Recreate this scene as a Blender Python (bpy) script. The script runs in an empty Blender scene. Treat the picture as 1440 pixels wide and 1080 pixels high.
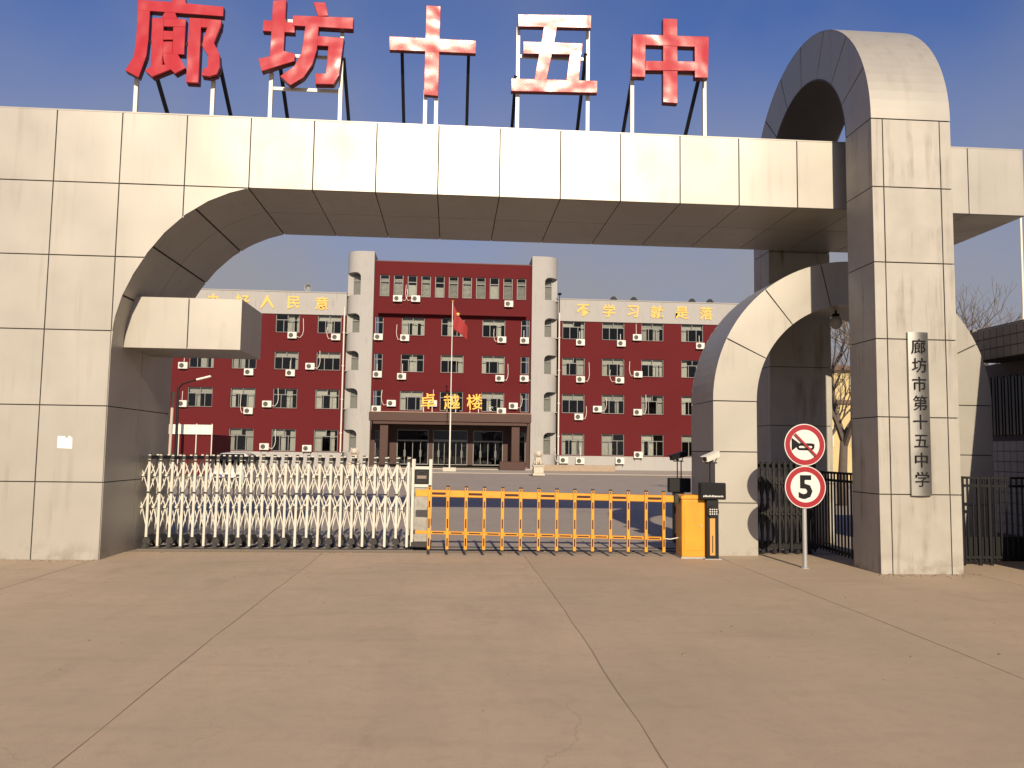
import bpy, bmesh, math, random
from mathutils import Vector, Matrix
random.seed(7)
R = math.radians
sc = bpy.context.scene
C = sc.collection

# ------------------------------------------------------------------ camera
CAM = Vector((5.824, -12.047, 1.6))
YAW, PITCH, ROLL = 0.07238, 0.08187, 0.01388
cd = bpy.data.cameras.new('camera')
cam = bpy.data.objects.new('camera', cd); C.objects.link(cam)
cd.sensor_width = 36.0; cd.lens = 1152.8 / 1440 * 36
cd.clip_start = 0.1; cd.clip_end = 4000
fw = Vector((math.sin(YAW)*math.cos(PITCH), math.cos(YAW)*math.cos(PITCH), math.sin(PITCH)))
rt = Vector((math.cos(YAW), -math.sin(YAW), 0)); up = rt.cross(fw)
r2 = rt*math.cos(ROLL) + up*math.sin(ROLL); u2 = up*math.cos(ROLL) - rt*math.sin(ROLL)
M = Matrix((r2, u2, -fw)).transposed().to_4x4(); M.translation = CAM
cam.matrix_world = M
sc.camera = cam

# ------------------------------------------------------------------ sky, sun, exposure
SUN_EL, SUN_AZ = R(25.0), R(2.0)          # azimuth: to the right of straight behind the camera
wd = bpy.data.worlds.new('World'); sc.world = wd; wd.use_nodes = True
nt = wd.node_tree; bg = nt.nodes['Background']
sky = nt.nodes.new('ShaderNodeTexSky'); sky.sky_type = 'NISHITA'; sky.sun_disc = False
sky.sun_elevation = SUN_EL; sky.sun_rotation = math.pi - SUN_AZ
sky.air_density = 1.0; sky.dust_density = 2.0; sky.ozone_density = 6.0; sky.altitude = 0
# winter haze: the clear sky pales to lavender grey towards the horizon, alike all round
tcw = nt.nodes.new('ShaderNodeTexCoord'); sep = nt.nodes.new('ShaderNodeSeparateXYZ'); nt.links.new(tcw.outputs['Generated'], sep.inputs[0])
mr = nt.nodes.new('ShaderNodeMapRange'); mr.interpolation_type = 'SMOOTHSTEP'; nt.links.new(sep.outputs['Z'], mr.inputs[0])
for i, v in enumerate((0.14, 0.53, 0.93, 0.0)): mr.inputs[i+1].default_value = v
nzw = nt.nodes.new('ShaderNodeTexNoise'); nzw.inputs['Scale'].default_value = 3.0; nzw.inputs['Detail'].default_value = 4; nt.links.new(tcw.outputs['Generated'], nzw.inputs['Vector'])
nmr = nt.nodes.new('ShaderNodeMapRange'); nt.links.new(nzw.outputs['Fac'], nmr.inputs[0])
for i, v in enumerate((0.35, 0.7, -0.12, 0.26)): nmr.inputs[i+1].default_value = v
ad = nt.nodes.new('ShaderNodeMath'); ad.operation = 'ADD'; ad.use_clamp = True; nt.links.new(mr.outputs[0], ad.inputs[0]); nt.links.new(nmr.outputs[0], ad.inputs[1])
hz = nt.nodes.new('ShaderNodeMix'); hz.data_type = 'RGBA'; nt.links.new(ad.outputs[0], hz.inputs[0]); 
wb = nt.nodes.new('ShaderNodeMix'); wb.data_type = 'RGBA'; wb.blend_type = 'MULTIPLY'; wb.inputs[0].default_value = 1.0     # camera white balance of the blue
wb.inputs[7].default_value = (1.06, 1.0, 1.28, 1); nt.links.new(sky.outputs[0], wb.inputs[6]); nt.links.new(wb.outputs[2], hz.inputs[6])
hz.inputs[7].default_value = (3.35, 3.4, 3.8, 1)
nt.links.new(hz.outputs[2], bg.inputs[0]); bg.inputs[1].default_value = 0.075
sd = bpy.data.lights.new('sun', 'SUN'); sd.energy = 5.0; sd.angle = R(0.55); sd.color = (1.0, 0.86, 0.64)
sun = bpy.data.objects.new('sun', sd); C.objects.link(sun)
sdir = Vector((-math.sin(SUN_AZ)*math.cos(SUN_EL), math.cos(SUN_AZ)*math.cos(SUN_EL), -math.sin(SUN_EL)))
sun.rotation_euler = sdir.to_track_quat('-Z', 'Y').to_euler(); sun.location = (6, -30, 30)
sc.view_settings.view_transform = 'Standard'; sc.view_settings.look = 'None'
sc.view_settings.exposure = 0.3; sc.view_settings.gamma = 1.0; sc.view_settings.use_curve_mapping = False

# ------------------------------------------------------------------ materials
MT = {}
def mat(name, col, rough=0.6, metal=0.0, spec=0.5, var=0.0, mott=0.0, mscale=1.5, dark=0.6, bump=0.0, bscale=40.0,
        drip=0.0, coat=0.0, fine=0.0, rvar=0.0, warp=0.0, warpscale=1.0, splash=0.0):
    """Principled paint / stone: object-random tint, mottling, vertical drip stains, bump."""
    if name in MT: return MT[name]
    m = bpy.data.materials.new(name); m.use_nodes = True; t = m.node_tree; n = t.nodes; l = t.links
    p = n['Principled BSDF']
    p.inputs['Roughness'].default_value = rough; p.inputs['Metallic'].default_value = metal
    p.inputs['Specular IOR Level'].default_value = spec; p.inputs['Coat Weight'].default_value = coat
    p.inputs['Base Color'].default_value = (*col, 1)
    tc = n.new('ShaderNodeNewGeometry'); pos = tc.outputs['Position']
    cur = None
    def mix(fac, a, b, mode='MIX'):
        x = n.new('ShaderNodeMix'); x.data_type = 'RGBA'; x.blend_type = mode
        if isinstance(fac, float): x.inputs[0].default_value = fac
        else: l.new(fac, x.inputs[0])
        for s, v in ((x.inputs[6], a), (x.inputs[7], b)):
            if isinstance(v, tuple): s.default_value = (*v, 1)
            else: l.new(v, s)
        return x.outputs[2]
    def noise(scale, detail=6, vec=None, ro=0.6):
        x = n.new('ShaderNodeTexNoise'); x.inputs['Scale'].default_value = scale; x.inputs['Detail'].default_value = detail
        x.inputs['Roughness'].default_value = ro; l.new(vec or pos, x.inputs['Vector']); return x.outputs['Fac']
    def ramp(v, a, b, lo=0.0, hi=1.0):
        x = n.new('ShaderNodeMapRange'); l.new(v, x.inputs[0])
        x.inputs[1].default_value = a; x.inputs[2].default_value = b; x.inputs[3].default_value = lo; x.inputs[4].default_value = hi
        return x.outputs[0]
    cur = tuple(col)
    dk = tuple(c*dark for c in col)
    if var:
        oi = n.new('ShaderNodeObjectInfo')
        cur = mix(ramp(oi.outputs['Random'], 0, 1, 0, var), cur, dk)
    if mott:
        cur = mix(ramp(noise(mscale, 8), 0.35, 0.75, 0, mott), cur, dk)
    if fine:
        cur = mix(ramp(noise(90, 3), 0.35, 0.7, 0, fine), cur, dk)
    if drip:
        mp = n.new('ShaderNodeVectorMath'); mp.operation = 'MULTIPLY'; mp.inputs[1].default_value = (7, 7, 0.5); l.new(pos, mp.inputs[0])
        a = ramp(noise(1.0, 6, mp.outputs[0]), 0.52, 0.72, 0, drip)
        b = n.new('ShaderNodeMath'); b.operation = 'MULTIPLY'; l.new(a, b.inputs[0]); l.new(ramp(noise(0.9, 4), 0.42, 0.58), b.inputs[1])
        cur = mix(b.outputs[0], cur, (col[0]*.42, col[1]*.36, col[2]*.3))
    if splash:
        sp = n.new('ShaderNodeSeparateXYZ'); l.new(pos, sp.inputs[0])
        b = n.new('ShaderNodeMath'); b.operation = 'MULTIPLY'; l.new(ramp(sp.outputs['Z'], 0.0, 0.32, splash, 0), b.inputs[0]); l.new(ramp(noise(3.2, 7), 0.46, 0.62), b.inputs[1])
        cur = mix(b.outputs[0], cur, (col[0]*.4, col[1]*.33, col[2]*.27))
    if not isinstance(cur, tuple): l.new(cur, p.inputs['Base Color'])
    if rvar:
        l.new(ramp(noise(2.0, 5), 0.3, 0.7, rough - rvar, rough + rvar), p.inputs['Roughness'])
    nrm = None
    if warp:
        b = n.new('ShaderNodeBump'); b.inputs['Strength'].default_value = 1.0; b.inputs['Distance'].default_value = warp
        l.new(noise(warpscale, 1), b.inputs['Height']); nrm = b.outputs[0]
    if bump:
        b = n.new('ShaderNodeBump'); b.inputs['Strength'].default_value = bump; b.inputs['Distance'].default_value = 0.02
        l.new(noise(bscale, 6), b.inputs['Height'])
        if nrm: l.new(nrm, b.inputs['Normal'])
        nrm = b.outputs[0]
    if nrm: l.new(nrm, p.inputs['Normal'])
    MT[name] = m
    return m

def glass(name, tint, rough=0.02, ior=1.5):
    if name in MT: return MT[name]
    m = bpy.data.materials.new(name); m.use_nodes = True; t = m.node_tree; n = t.nodes; l = t.links
    n.remove(n['Principled BSDF']); out = n['Material Output']
    tr = n.new('ShaderNodeBsdfTransparent'); tr.inputs[0].default_value = (*tint, 1)
    gl = n.new('ShaderNodeBsdfGlossy'); gl.inputs['Roughness'].default_value = rough
    fr = n.new('ShaderNodeFresnel'); fr.inputs[0].default_value = ior
    tcn = n.new('ShaderNodeNewGeometry'); nz = n.new('ShaderNodeTexNoise'); nz.inputs['Scale'].default_value = 0.8
    l.new(tcn.outputs['Position'], nz.inputs['Vector'])
    bp = n.new('ShaderNodeBump'); bp.inputs['Distance'].default_value = 0.02; bp.inputs['Strength'].default_value = 0.5
    l.new(nz.outputs['Fac'], bp.inputs['Height']); l.new(bp.outputs[0], gl.inputs['Normal'])
    mx = n.new('ShaderNodeMixShader'); l.new(fr.outputs[0], mx.inputs[0]); l.new(tr.outputs[0], mx.inputs[1]); l.new(gl.outputs[0], mx.inputs[2])
    l.new(mx.outputs[0], out.inputs['Surface']); MT[name] = m
    return m

def ground_mat(name, base, alt, dirt, bump=0.25, tracks=0.25, rough=0.8):
    m = bpy.data.materials.new(name); m.use_nodes = True; t = m.node_tree; n = t.nodes; l = t.links
    p = n['Principled BSDF']; p.inputs['Specular IOR Level'].default_value = 0.35
    g = n.new('ShaderNodeNewGeometry'); pos = g.outputs['Position']
    def noise(s, d=8, mul=None, ro=0.62):
        v = pos
        if mul:
            mm = n.new('ShaderNodeVectorMath'); mm.operation = 'MULTIPLY'; mm.inputs[1].default_value = mul; l.new(pos, mm.inputs[0]); v = mm.outputs[0]
        x = n.new('ShaderNodeTexNoise'); x.inputs['Scale'].default_value = s; x.inputs['Detail'].default_value = d; x.inputs['Roughness'].default_value = ro
        l.new(v, x.inputs['Vector']); return x.outputs['Fac']
    def rp(v, a, b, lo, hi):
        x = n.new('ShaderNodeMapRange'); l.new(v, x.inputs[0])
        for i, q in enumerate((a, b, lo, hi)): x.inputs[i+1].default_value = q
        return x.outputs[0]
    def mix(f, a, b):
        x = n.new('ShaderNodeMix'); x.data_type = 'RGBA'; l.new(f, x.inputs[0])
        for s, v in ((x.inputs[6], a), (x.inputs[7], b)):
            if isinstance(v, tuple): s.default_value = (*v, 1)
            else: l.new(v, s)
        return x.outputs[2]
    c = mix(rp(noise(0.55), 0.38, 0.66, 0, 1), base, alt)
    c = mix(rp(noise(1.0, 6, (0.5, 2.2, 1)), 0.52, 0.75, 0, 0.5), c, dirt)
    c = mix(rp(noise(1.0, 5, (1.6, 0.22, 1)), 0.5, 0.72, 0, tracks), c, dirt)
    c = mix(rp(noise(7.0, 8, None, 0.75), 0.48, 0.8, 0, 0.55), c, dirt)
    c = mix(rp(noise(120, 3), 0.5, 0.75, 0, 0.4), c, tuple(x*0.55 for x in dirt))
    # dark tyre and oil stains, pale scuffs
    c = mix(rp(noise(0.9, 9, (1.0, 0.35, 1), 0.7), 0.58, 0.72, 0, 0.45), c, tuple(x*0.7 for x in dirt))
    c = mix(rp(noise(2.2, 10, (1.0, 0.6, 1), 0.75), 0.60, 0.74, 0, 0.35), c, tuple(min(1, x*1.2) for x in base))
    # hairline cracks: warped cell borders, only here and there
    wv = n.new('ShaderNodeVectorMath'); wv.operation = 'ADD'; nc = n.new('ShaderNodeTexNoise'); nc.inputs['Scale'].default_value = 1.6; nc.inputs['Detail'].default_value = 6
    l.new(pos, nc.inputs['Vector']); l.new(nc.outputs['Color'], wv.inputs[0]); l.new(pos, wv.inputs[1])
    vo = n.new('ShaderNodeTexVoronoi'); vo.feature = 'DISTANCE_TO_EDGE'; vo.inputs['Scale'].default_value = 0.42; l.new(wv.outputs[0], vo.inputs['Vector'])
    ck = rp(vo.outputs['Distance'], 0.0, 0.006, 1, 0); mk = rp(noise(0.35, 3), 0.53, 0.62, 0, 0.28)
    mm2 = n.new('ShaderNodeMath'); mm2.operation = 'MULTIPLY'; l.new(ck, mm2.inputs[0]); l.new(mk, mm2.inputs[1])
    c = mix(mm2.outputs[0], c, tuple(x*0.45 for x in dirt))
    oi = n.new('ShaderNodeObjectInfo')
    c = mix(rp(oi.outputs['Random'], 0, 1, 0, 0.42), c, dirt)
    l.new(c, p.inputs['Base Color'])
    l.new(rp(noise(1.3), 0.3, 0.7, rough-0.12, rough+0.08), p.inputs['Roughness'])
    b = n.new('ShaderNodeBump'); b.inputs['Strength'].default_value = bump; b.inputs['Distance'].default_value = 0.01
    l.new(noise(60, 8, None, 0.7), b.inputs['Height']); l.new(b.outputs[0], p.inputs['Normal'])
    return m

panel = mat('composite panel', (0.372, 0.345, 0.302), rough=0.44, spec=0.55, metal=0.3, var=0.30, mott=0.28, mscale=0.7, dark=0.82, drip=0.28, splash=0.5, rvar=0.05, warp=0.05, warpscale=0.55)
panel_old = mat('weathered panel', (0.385, 0.356, 0.312), rough=0.5, spec=0.4, metal=0.12, var=0.25, mott=0.6, mscale=2.6, dark=0.74, drip=0.9, splash=0.8, rvar=0.08, warp=0.05, warpscale=0.8)
joint = mat('dark joint', (0.05, 0.042, 0.036), rough=0.9)
slabjoint = mat('slab joint', (0.25, 0.19, 0.13), rough=0.95)
ground_far = ground_mat('far ground', (0.27, 0.23, 0.18), (0.2, 0.18, 0.14), (0.14, 0.12, 0.1))
concrete = ground_mat('apron concrete', (0.49, 0.36, 0.25), (0.41, 0.315, 0.218), (0.29, 0.225, 0.155))
yard = ground_mat('yard concrete', (0.40, 0.335, 0.275), (0.36, 0.30, 0.25), (0.25, 0.21, 0.175))
yard2 = ground_mat('light paving', (0.46, 0.40, 0.33), (0.42, 0.36, 0.30), (0.30, 0.26, 0.22))
redwall = mat('red wall paint', (0.098, 0.0105, 0.0125), rough=0.9, spec=0.2, mott=0.35, mscale=0.35, dark=0.72, fine=0.1, bump=0.12)
greywall = mat('grey wall paint', (0.33, 0.315, 0.30), rough=0.85, mott=0.35, mscale=0.5, dark=0.82, drip=0.35, bump=0.1)
alum = mat('window aluminium', (0.15, 0.15, 0.145), rough=0.5, metal=0.2)
interior = mat('room interior', (0.13, 0.125, 0.12), rough=0.9)
wglass = glass('window glass', (0.82, 0.83, 0.82))
dglass = glass('door glass', (0.45, 0.47, 0.48))
curtain = mat('curtain cloth', (0.70, 0.68, 0.63), rough=0.9, var=0.8, dark=0.55, mott=0.4, mscale=4)
white = mat('white paint', (0.66, 0.63, 0.56), rough=0.4, mott=0.3, mscale=6, dark=0.75)
whitegate = mat('white lacquered tube', (0.55, 0.52, 0.45), rough=0.4, mott=0.35, mscale=5, dark=0.72, var=0.2)
black = mat('black paint', (0.010, 0.0095, 0.010), rough=0.55, spec=0.25)
darkgate = mat('dark grey tube', (0.018, 0.0165, 0.0165), rough=0.5, spec=0.3, mott=0.4, mscale=9)
rubber = mat('dark rubber', (0.025, 0.022, 0.02), rough=0.7)
yellow = mat('yellow enamel', (0.64, 0.275, 0.014), rough=0.42, mott=0.55, mscale=5, dark=0.72, fine=0.12, drip=0.25)
maroon = mat('maroon reflective tape', (0.035, 0.006, 0.006), rough=0.5, spec=0.3)
signred = mat('sign red', (0.28, 0.013, 0.022), rough=0.35)
signwhite = mat('sign white', (0.56, 0.545, 0.51), rough=0.45)
signblack = mat('sign black', (0.010, 0.010, 0.011), rough=0.7, spec=0.15)
galv = mat('galvanised steel', (0.38, 0.38, 0.38), rough=0.45, metal=0.4, mott=0.3, mscale=6)
letterred = mat('letter red film', (0.37, 0.024, 0.03), rough=0.22, spec=0.32, coat=0.0, mott=0.25, mscale=8, warp=0.024, warpscale=2.6, bump=0.05, bscale=200)
letteredge = mat('letter dark edge', (0.10, 0.008, 0.01), rough=0.5)
gold = mat('gold leaf', (0.72, 0.40, 0.07), rough=0.3, metal=0.5)
yellowpaint = mat('yellow character paint', (0.70, 0.42, 0.10), rough=0.7)
brownstone = mat('brown granite', (0.055, 0.021, 0.014), rough=0.45, spec=0.3, mott=0.4, mscale=5, fine=0.2)
stone = mat('carved stone', (0.50, 0.44, 0.36), rough=0.85, mott=0.5, mscale=6, dark=0.6)
acwhite = mat('ac casing', (0.60, 0.575, 0.52), rough=0.5, var=0.45, dark=0.7)
pipewhite = mat('pipe wrap', (0.58, 0.52, 0.47), rough=0.6)
tile = mat('glazed tile', (0.21, 0.19, 0.165), rough=0.35, var=0.5, dark=0.65)
tilelight = mat('pale tile', (0.46, 0.43, 0.40), rough=0.35, var=0.4, dark=0.7)
bark = mat('bark', (0.105, 0.08, 0.062), rough=0.95, mott=0.5, mscale=8)
steelplate = mat('brushed steel plate', (0.26, 0.25, 0.235), rough=0.42, metal=0.8, mott=0.5, mscale=1.2, dark=0.55, rvar=0.1)
flagred = mat('flag cloth', (0.27, 0.02, 0.02), rough=0.8)

# ------------------------------------------------------------------ geometry helpers
def box(bm, x0, x1, y0, y1, z0, z1):
    v = [bm.verts.new(p) for p in ((x0,y0,z0),(x1,y0,z0),(x1,y1,z0),(x0,y1,z0),(x0,y0,z1),(x1,y0,z1),(x1,y1,z1),(x0,y1,z1))]
    for f in ((0,1,5,4),(1,2,6,5),(2,3,7,6),(3,0,4,7),(4,5,6,7),(3,2,1,0)): bm.faces.new([v[i] for i in f])
def prism(bm, pts, d0, d1, ax='Y'):
    f = {'Y': lambda a,b,d:(a,d,b), 'X': lambda a,b,d:(d,a,b), 'Z': lambda a,b,d:(a,b,d)}[ax]
    A = [bm.verts.new(f(a,b,d0)) for a,b in pts]; B = [bm.verts.new(f(a,b,d1)) for a,b in pts]
    bm.faces.new(A); bm.faces.new(B[::-1]); n = len(pts)
    for i in range(n): bm.faces.new((A[i], B[i], B[(i+1)%n], A[(i+1)%n]))
def strip(bm, inner, outer, d0, d1, ax='Y'):
    """solid between two polylines of equal length, extruded d0..d1"""
    f = {'Y': lambda a,b,d:(a,d,b), 'X': lambda a,b,d:(d,a,b)}[ax]
    V = [[bm.verts.new(f(a,b,d)) for a,b in pl] for d in (d0,d1) for pl in (inner, outer)]
    a, b, c, e = V; n = len(inner)
    for i in range(n-1):
        for q in ((a[i],a[i+1],b[i+1],b[i]), (c[i],e[i],e[i+1],c[i+1]), (a[i],c[i],c[i+1],a[i+1]), (b[i],b[i+1],e[i+1],e[i])): bm.faces.new(q)
    bm.faces.new((a[0],b[0],e[0],c[0])); bm.faces.new((a[-1],c[-1],e[-1],b[-1]))
def tube(bm, path, r, n=8, r_end=None):
    P = [Vector(p) for p in path]; k = len(P); rings = []; ref = None
    for i in range(k):
        d = (P[min(i+1,k-1)] - P[max(i-1,0)])
        d = d.normalized() if d.length > 1e-9 else Vector((0,0,1))
        if ref is None: ref = Vector((1,0,0)) if abs(d.x) < 0.8 else Vector((0,1,0))
        a = d.cross(ref).normalized(); b = d.cross(a)
        ref = -(d.cross(a)) if False else ref
        q = r if r_end is None else r + (r_end - r)*i/(k-1)
        rings.append([bm.verts.new(P[i] + (a*math.cos(2*math.pi*j/n) + b*math.sin(2*math.pi*j/n))*q) for j in range(n)])
    for i in range(k-1):
        for j in range(n): bm.faces.new((rings[i][j], rings[i][(j+1)%n], rings[i+1][(j+1)%n], rings[i+1][j]))
    bm.faces.new(rings[0][::-1]); bm.faces.new(rings[-1])
def bar(bm, a, b, w, t, ref=(0,1,0)):
    """flat bar of width w (in plane), thickness t (along ref) from a to b"""
    a = Vector(a); b = Vector(b); d = (b-a).normalized(); n = Vector(ref); s = d.cross(n).normalized()*w/2; n = n*t/2
    v = [bm.verts.new(p) for p in (a-s-n,a+s-n,a+s+n,a-s+n,b-s-n,b+s-n,b+s+n,b-s+n)]
    for f in ((0,1,2,3),(7,6,5,4),(0,4,5,1),(1,5,6,2),(2,6,7,3),(3,7,4,0)): bm.faces.new([v[i] for i in f])
def lathe(bm, prof, c, n=16, ax='Z'):
    cx, cy, cz = c; rings = []
    for r, h in prof:
        ring = []
        for j in range(n):
            a = 2*math.pi*j/n; p, q = r*math.cos(a), r*math.sin(a)
            ring.append(bm.verts.new({'Z':(cx+p,cy+q,cz+h),'Y':(cx+p,cy+h,cz+q),'X':(cx+h,cy+p,cz+q)}[ax]))
        rings.append(ring)
    for i in range(len(rings)-1):
        for j in range(n): bm.faces.new((rings[i][j], rings[i][(j+1)%n], rings[i+1][(j+1)%n], rings[i+1][j]))
    bm.faces.new(rings[0]); bm.faces.new(rings[-1])
def ball(bm, c, rx, ry, rz, seg=10, rot=None):
    m = Matrix.Translation(c) @ (rot or Matrix.Identity(4)) @ Matrix.Diagonal((rx, ry, rz, 1))
    bmesh.ops.create_uvsphere(bm, u_segments=seg, v_segments=max(5, seg*2//3), radius=1, matrix=m)

ORI = {}
def finish(bm, name, mt, bevel=0.0, smooth=False, segs=1):
    bmesh.ops.recalc_face_normals(bm, faces=bm.faces)
    if bevel: bmesh.ops.bevel(bm, geom=bm.edges[:], offset=bevel, segments=segs, affect='EDGES', profile=0.5, clamp_overlap=True)
    me = bpy.data.meshes.new(name); bm.to_mesh(me); bm.free()
    for m in (mt if isinstance(mt, (list, tuple)) else [mt]): me.materials.append(m)
    if smooth:
        for p in me.polygons: p.use_smooth = True
    return me
def put(name, me, parent=None, loc=(0,0,0), rot=(0,0,0)):
    o = bpy.data.objects.new(name, me); C.objects.link(o); o.rotation_euler = rot
    if parent:
        o.parent = parent; b = ORI.get(parent.name, Vector((0,0,0))); o.location = Vector(loc) - b; ORI[o.name] = Vector(loc)
    else: o.location = loc; ORI[o.name] = Vector(loc)
    return o
def part(name, bm, mt, parent=None, bevel=0.0, smooth=False, segs=1):
    """mesh given in world coordinates; object origin goes to the parent's origin"""
    if parent:
        b = ORI[parent.name]
        bmesh.ops.translate(bm, verts=bm.verts, vec=-b)
        return put(name, finish(bm, name, mt, bevel, smooth, segs), parent, b)
    return put(name, finish(bm, name, mt, bevel, smooth, segs))
def thing(name, label, cat, loc=(0,0,0), group=None):
    o = bpy.data.objects.new(name, None); C.objects.link(o); o.location = loc; o.empty_display_size = 0.2
    ORI[o.name] = Vector(loc); tag(o, label, cat, group); return o
def tag(o, label, cat, group=None):
    o['label'] = label; o['category'] = cat
    if group: o['group'] = group
    return o
def structure(o): o['kind'] = 'structure'; return o
def BM(): return bmesh.new()
prng = random.Random(42)
def uneven(bm, amt=0.0035):
    'set a cladding panel very slightly out of true, as hung'
    n_ = len(bm.verts); cx = sum(v.co.x for v in bm.verts)/n_; cz = sum(v.co.z for v in bm.verts)/n_
    a, b, c = prng.uniform(-amt, amt), prng.uniform(-amt, amt), prng.uniform(-.0015, .0005)
    for v in bm.verts: v.co.y += a*(v.co.x-cx) + b*(v.co.z-cz) + c
def text_mesh(ch, size, ext, mt, off=0.0, res=2):
    """flat solid character facing -Y, centred on its own origin"""
    cu = bpy.data.curves.new('t', 'FONT'); cu.body = ch; cu.size = size; cu.extrude = ext; cu.offset = off
    cu.resolution_u = res
    o = bpy.data.objects.new('t', cu); C.objects.link(o)
    me = bpy.data.meshes.new_from_object(o.evaluated_get(bpy.context.evaluated_depsgraph_get()))
    bpy.data.objects.remove(o); bpy.data.curves.remove(cu)
    xs = [v.co.x for v in me.vertices] or [0]; ys = [v.co.y for v in me.vertices] or [0]
    cx, cy = (min(xs)+max(xs))/2, (min(ys)+max(ys))/2
    for v in me.vertices: v.co = Vector((v.co.x-cx, -v.co.z, v.co.y-cy))
    me.materials.clear(); me.materials.append(mt)
    return me

def clip_poly(poly, x0, x1, z0, z1):
    def cut(P, inside, inter):
        out = []
        for i in range(len(P)):
            a, b = P[i-1], P[i]
            if inside(b):
                if not inside(a): out.append(inter(a, b))
                out.append(b)
            elif inside(a): out.append(inter(a, b))
        return out
    def ix(c): return lambda a,b: (c, a[1]+(b[1]-a[1])*(c-a[0])/(b[0]-a[0]))
    def iz(c): return lambda a,b: (a[0]+(b[0]-a[0])*(c-a[1])/(b[1]-a[1]), c)
    for ins, f in ((lambda p:p[0]>=x0, ix(x0)), (lambda p:p[0]<=x1, ix(x1)), (lambda p:p[1]>=z0, iz(z0)), (lambda p:p[1]<=z1, iz(z1))):
        poly = cut(poly, ins, f)
        if len(poly) < 3: return []
    return poly

# ------------------------------------------------------------------ ground
bm = BM(); box(bm, -900, 900, -300, 1800, -0.6, -0.12)
structure(part('ground', bm, ground_far))
bm = BM(); box(bm, -20, 40, -30, 1.25, -0.119, -0.0035)
apron = structure(part('road', bm, slabjoint))
# cast concrete slabs, joints run away from the camera
JX = [-8.3, -5.25, -2.2, 0.86, 3.87, 6.98, 10.01, 13.05, 16.1, 19.2]
def jline(i):
    rng = random.Random(i); ph = rng.random()*6; pts = []
    for k in range(41):
        y = -22 + k*(22.95)/40
        pts.append((JX[i] + 0.014*math.sin(y*0.7+ph) + 0.008*rng.uniform(-1,1), y))
    return pts
jr = random.Random(77)
JL = [jline(i) for i in range(len(JX))]
for i in range(len(JX)-1):
    a = [(x+jr.uniform(.002,.009), y) for x, y in JL[i]]; b = [(x-jr.uniform(.002,.009), y) for x, y in JL[i+1]]
    bm = BM(); prism(bm, a + b[::-1], -0.06, 0.0, 'Z'); part('slab', bm, concrete, apron)
bm = BM(); box(bm, -60, 60, 1.252, 57.0, -0.119, -0.010)
courtyard = structure(part('courtyard', bm, yard))
# gate track let into the yard
bm = BM()
for y in (1.40, 1.78): box(bm, 0.9, 10.0, y, y+0.05, -0.02, 0.004)
structure(part('gate_track', bm, rubber))
bm = BM(); box(bm, -60, 60, 47.0, 61.9, -0.05, 0.03)
structure(part('pavement', bm, yard2))

# ------------------------------------------------------------------ gateway: wall, beam, ledge
w, h = 0.9237, 1.0815
TOP, BOT, DEP, XL, XR = 6*h, 5*h, 2.63, -5*w, 16*w
ARC = [(w,2.95),(0.935,3.2),(0.965,3.44),(1.05,3.76),(1.19,4.08),(1.375,4.40),(1.60,4.70),(1.88,4.975),(2.20,5.19),(2.50,5.325),(3*w,BOT)]
gw = thing('entrance_gateway', 'long cream panelled gateway wall and beam with curved inner corner, spanning the school entrance', 'gateway', (0,0,0))
region = [(XL,0)] + [(w,0)] + ARC + [(XR,BOT),(XR,TOP),(XL,TOP)]
def inset_curve(pts, d):
    out = []
    for i, p in enumerate(pts):
        a = pts[max(i-1,0)]; b = pts[min(i+1,len(pts)-1)]
        t = Vector((b[0]-a[0], b[1]-a[1])).normalized(); out.append((p[0]-t.y*d, p[1]+t.x*d))
    return out
edge = [(w,0)] + ARC + [(XR,BOT)]
ein = inset_curve(edge, 0.022)
bm = BM(); prism(bm, [(XL+.02,0.0)] + ein[:-1] + [(XR-.022,BOT+.022),(XR-.022,TOP-.02),(XL+.02,TOP-.02)], 0.022, DEP-0.022)
part('core', bm, joint, gw)
bm = BM(); box(bm, XL, XR, 0.0, DEP, TOP-.018, TOP); part('coping', bm, panel, gw)
g = 0.007
for i in range(-5, 16):
    for r in range(6):
        z0, z1 = r*h, (r+1)*h
        poly = clip_poly(region, i*w+g, (i+1)*w-g, z0+(g if r else 0), z1-(g if r < 5 else 0.02))
        if len(poly) < 3: continue
        if i >= 1 and i < 3 and r < 2: continue
        ar = 0.5*abs(sum(poly[k-1][0]*poly[k][1]-poly[k][0]*poly[k-1][1] for k in range(len(poly))))
        if ar < 0.01: continue
        bm = BM(); prism(bm, poly, 0.0, 0.021); uneven(bm)
        part('panel', bm, panel, gw, bevel=0.003)
# inner faces: vertical reveal, curved soffit and flat soffit, two panels deep
def soffit(pl, closed=False):
    out = inset_curve(pl, 0.021)
    for y0, y1 in ((0.023, 1.22-g), (1.22+g, DEP-0.023)):
        bm = BM(); strip(bm, pl, out, y0, y1); part('panel', bm, panel, gw)
for r in range(3):
    z0 = r*h + (g if r else 0); z1 = min((r+1)*h-g, 2.95)
    soffit([(w, z0), (w, z1)])
def arc_pts(a, b):
    # resample the arc polyline by fraction of length
    L = [0]
    for p, q in zip(ARC, ARC[1:]): L.append(L[-1] + math.dist(p, q))
    T = L[-1]; out = []
    for k in range(7):
        s = (a + (b-a)*k/6)*T
        for j in range(len(L)-1):
            if s <= L[j+1] + 1e-9:
                f = (s-L[j])/(L[j+1]-L[j]); out.append((ARC[j][0]+(ARC[j+1][0]-ARC[j][0])*f, ARC[j][1]+(ARC[j+1][1]-ARC[j][1])*f)); break
    return out
for k in range(4): soffit(arc_pts(k/4+(0.004 if k else 0), (k+1)/4-0.004))
for i in range(3, 16): soffit([(i*w+g, BOT), ((i+1)*w-g, BOT)])
for r in (5,):
    bm = BM(); box(bm, XR-.019, XR, 0.023, DEP-.023, BOT+.023, TOP-.02); part('panel', bm, panel, gw)
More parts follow.
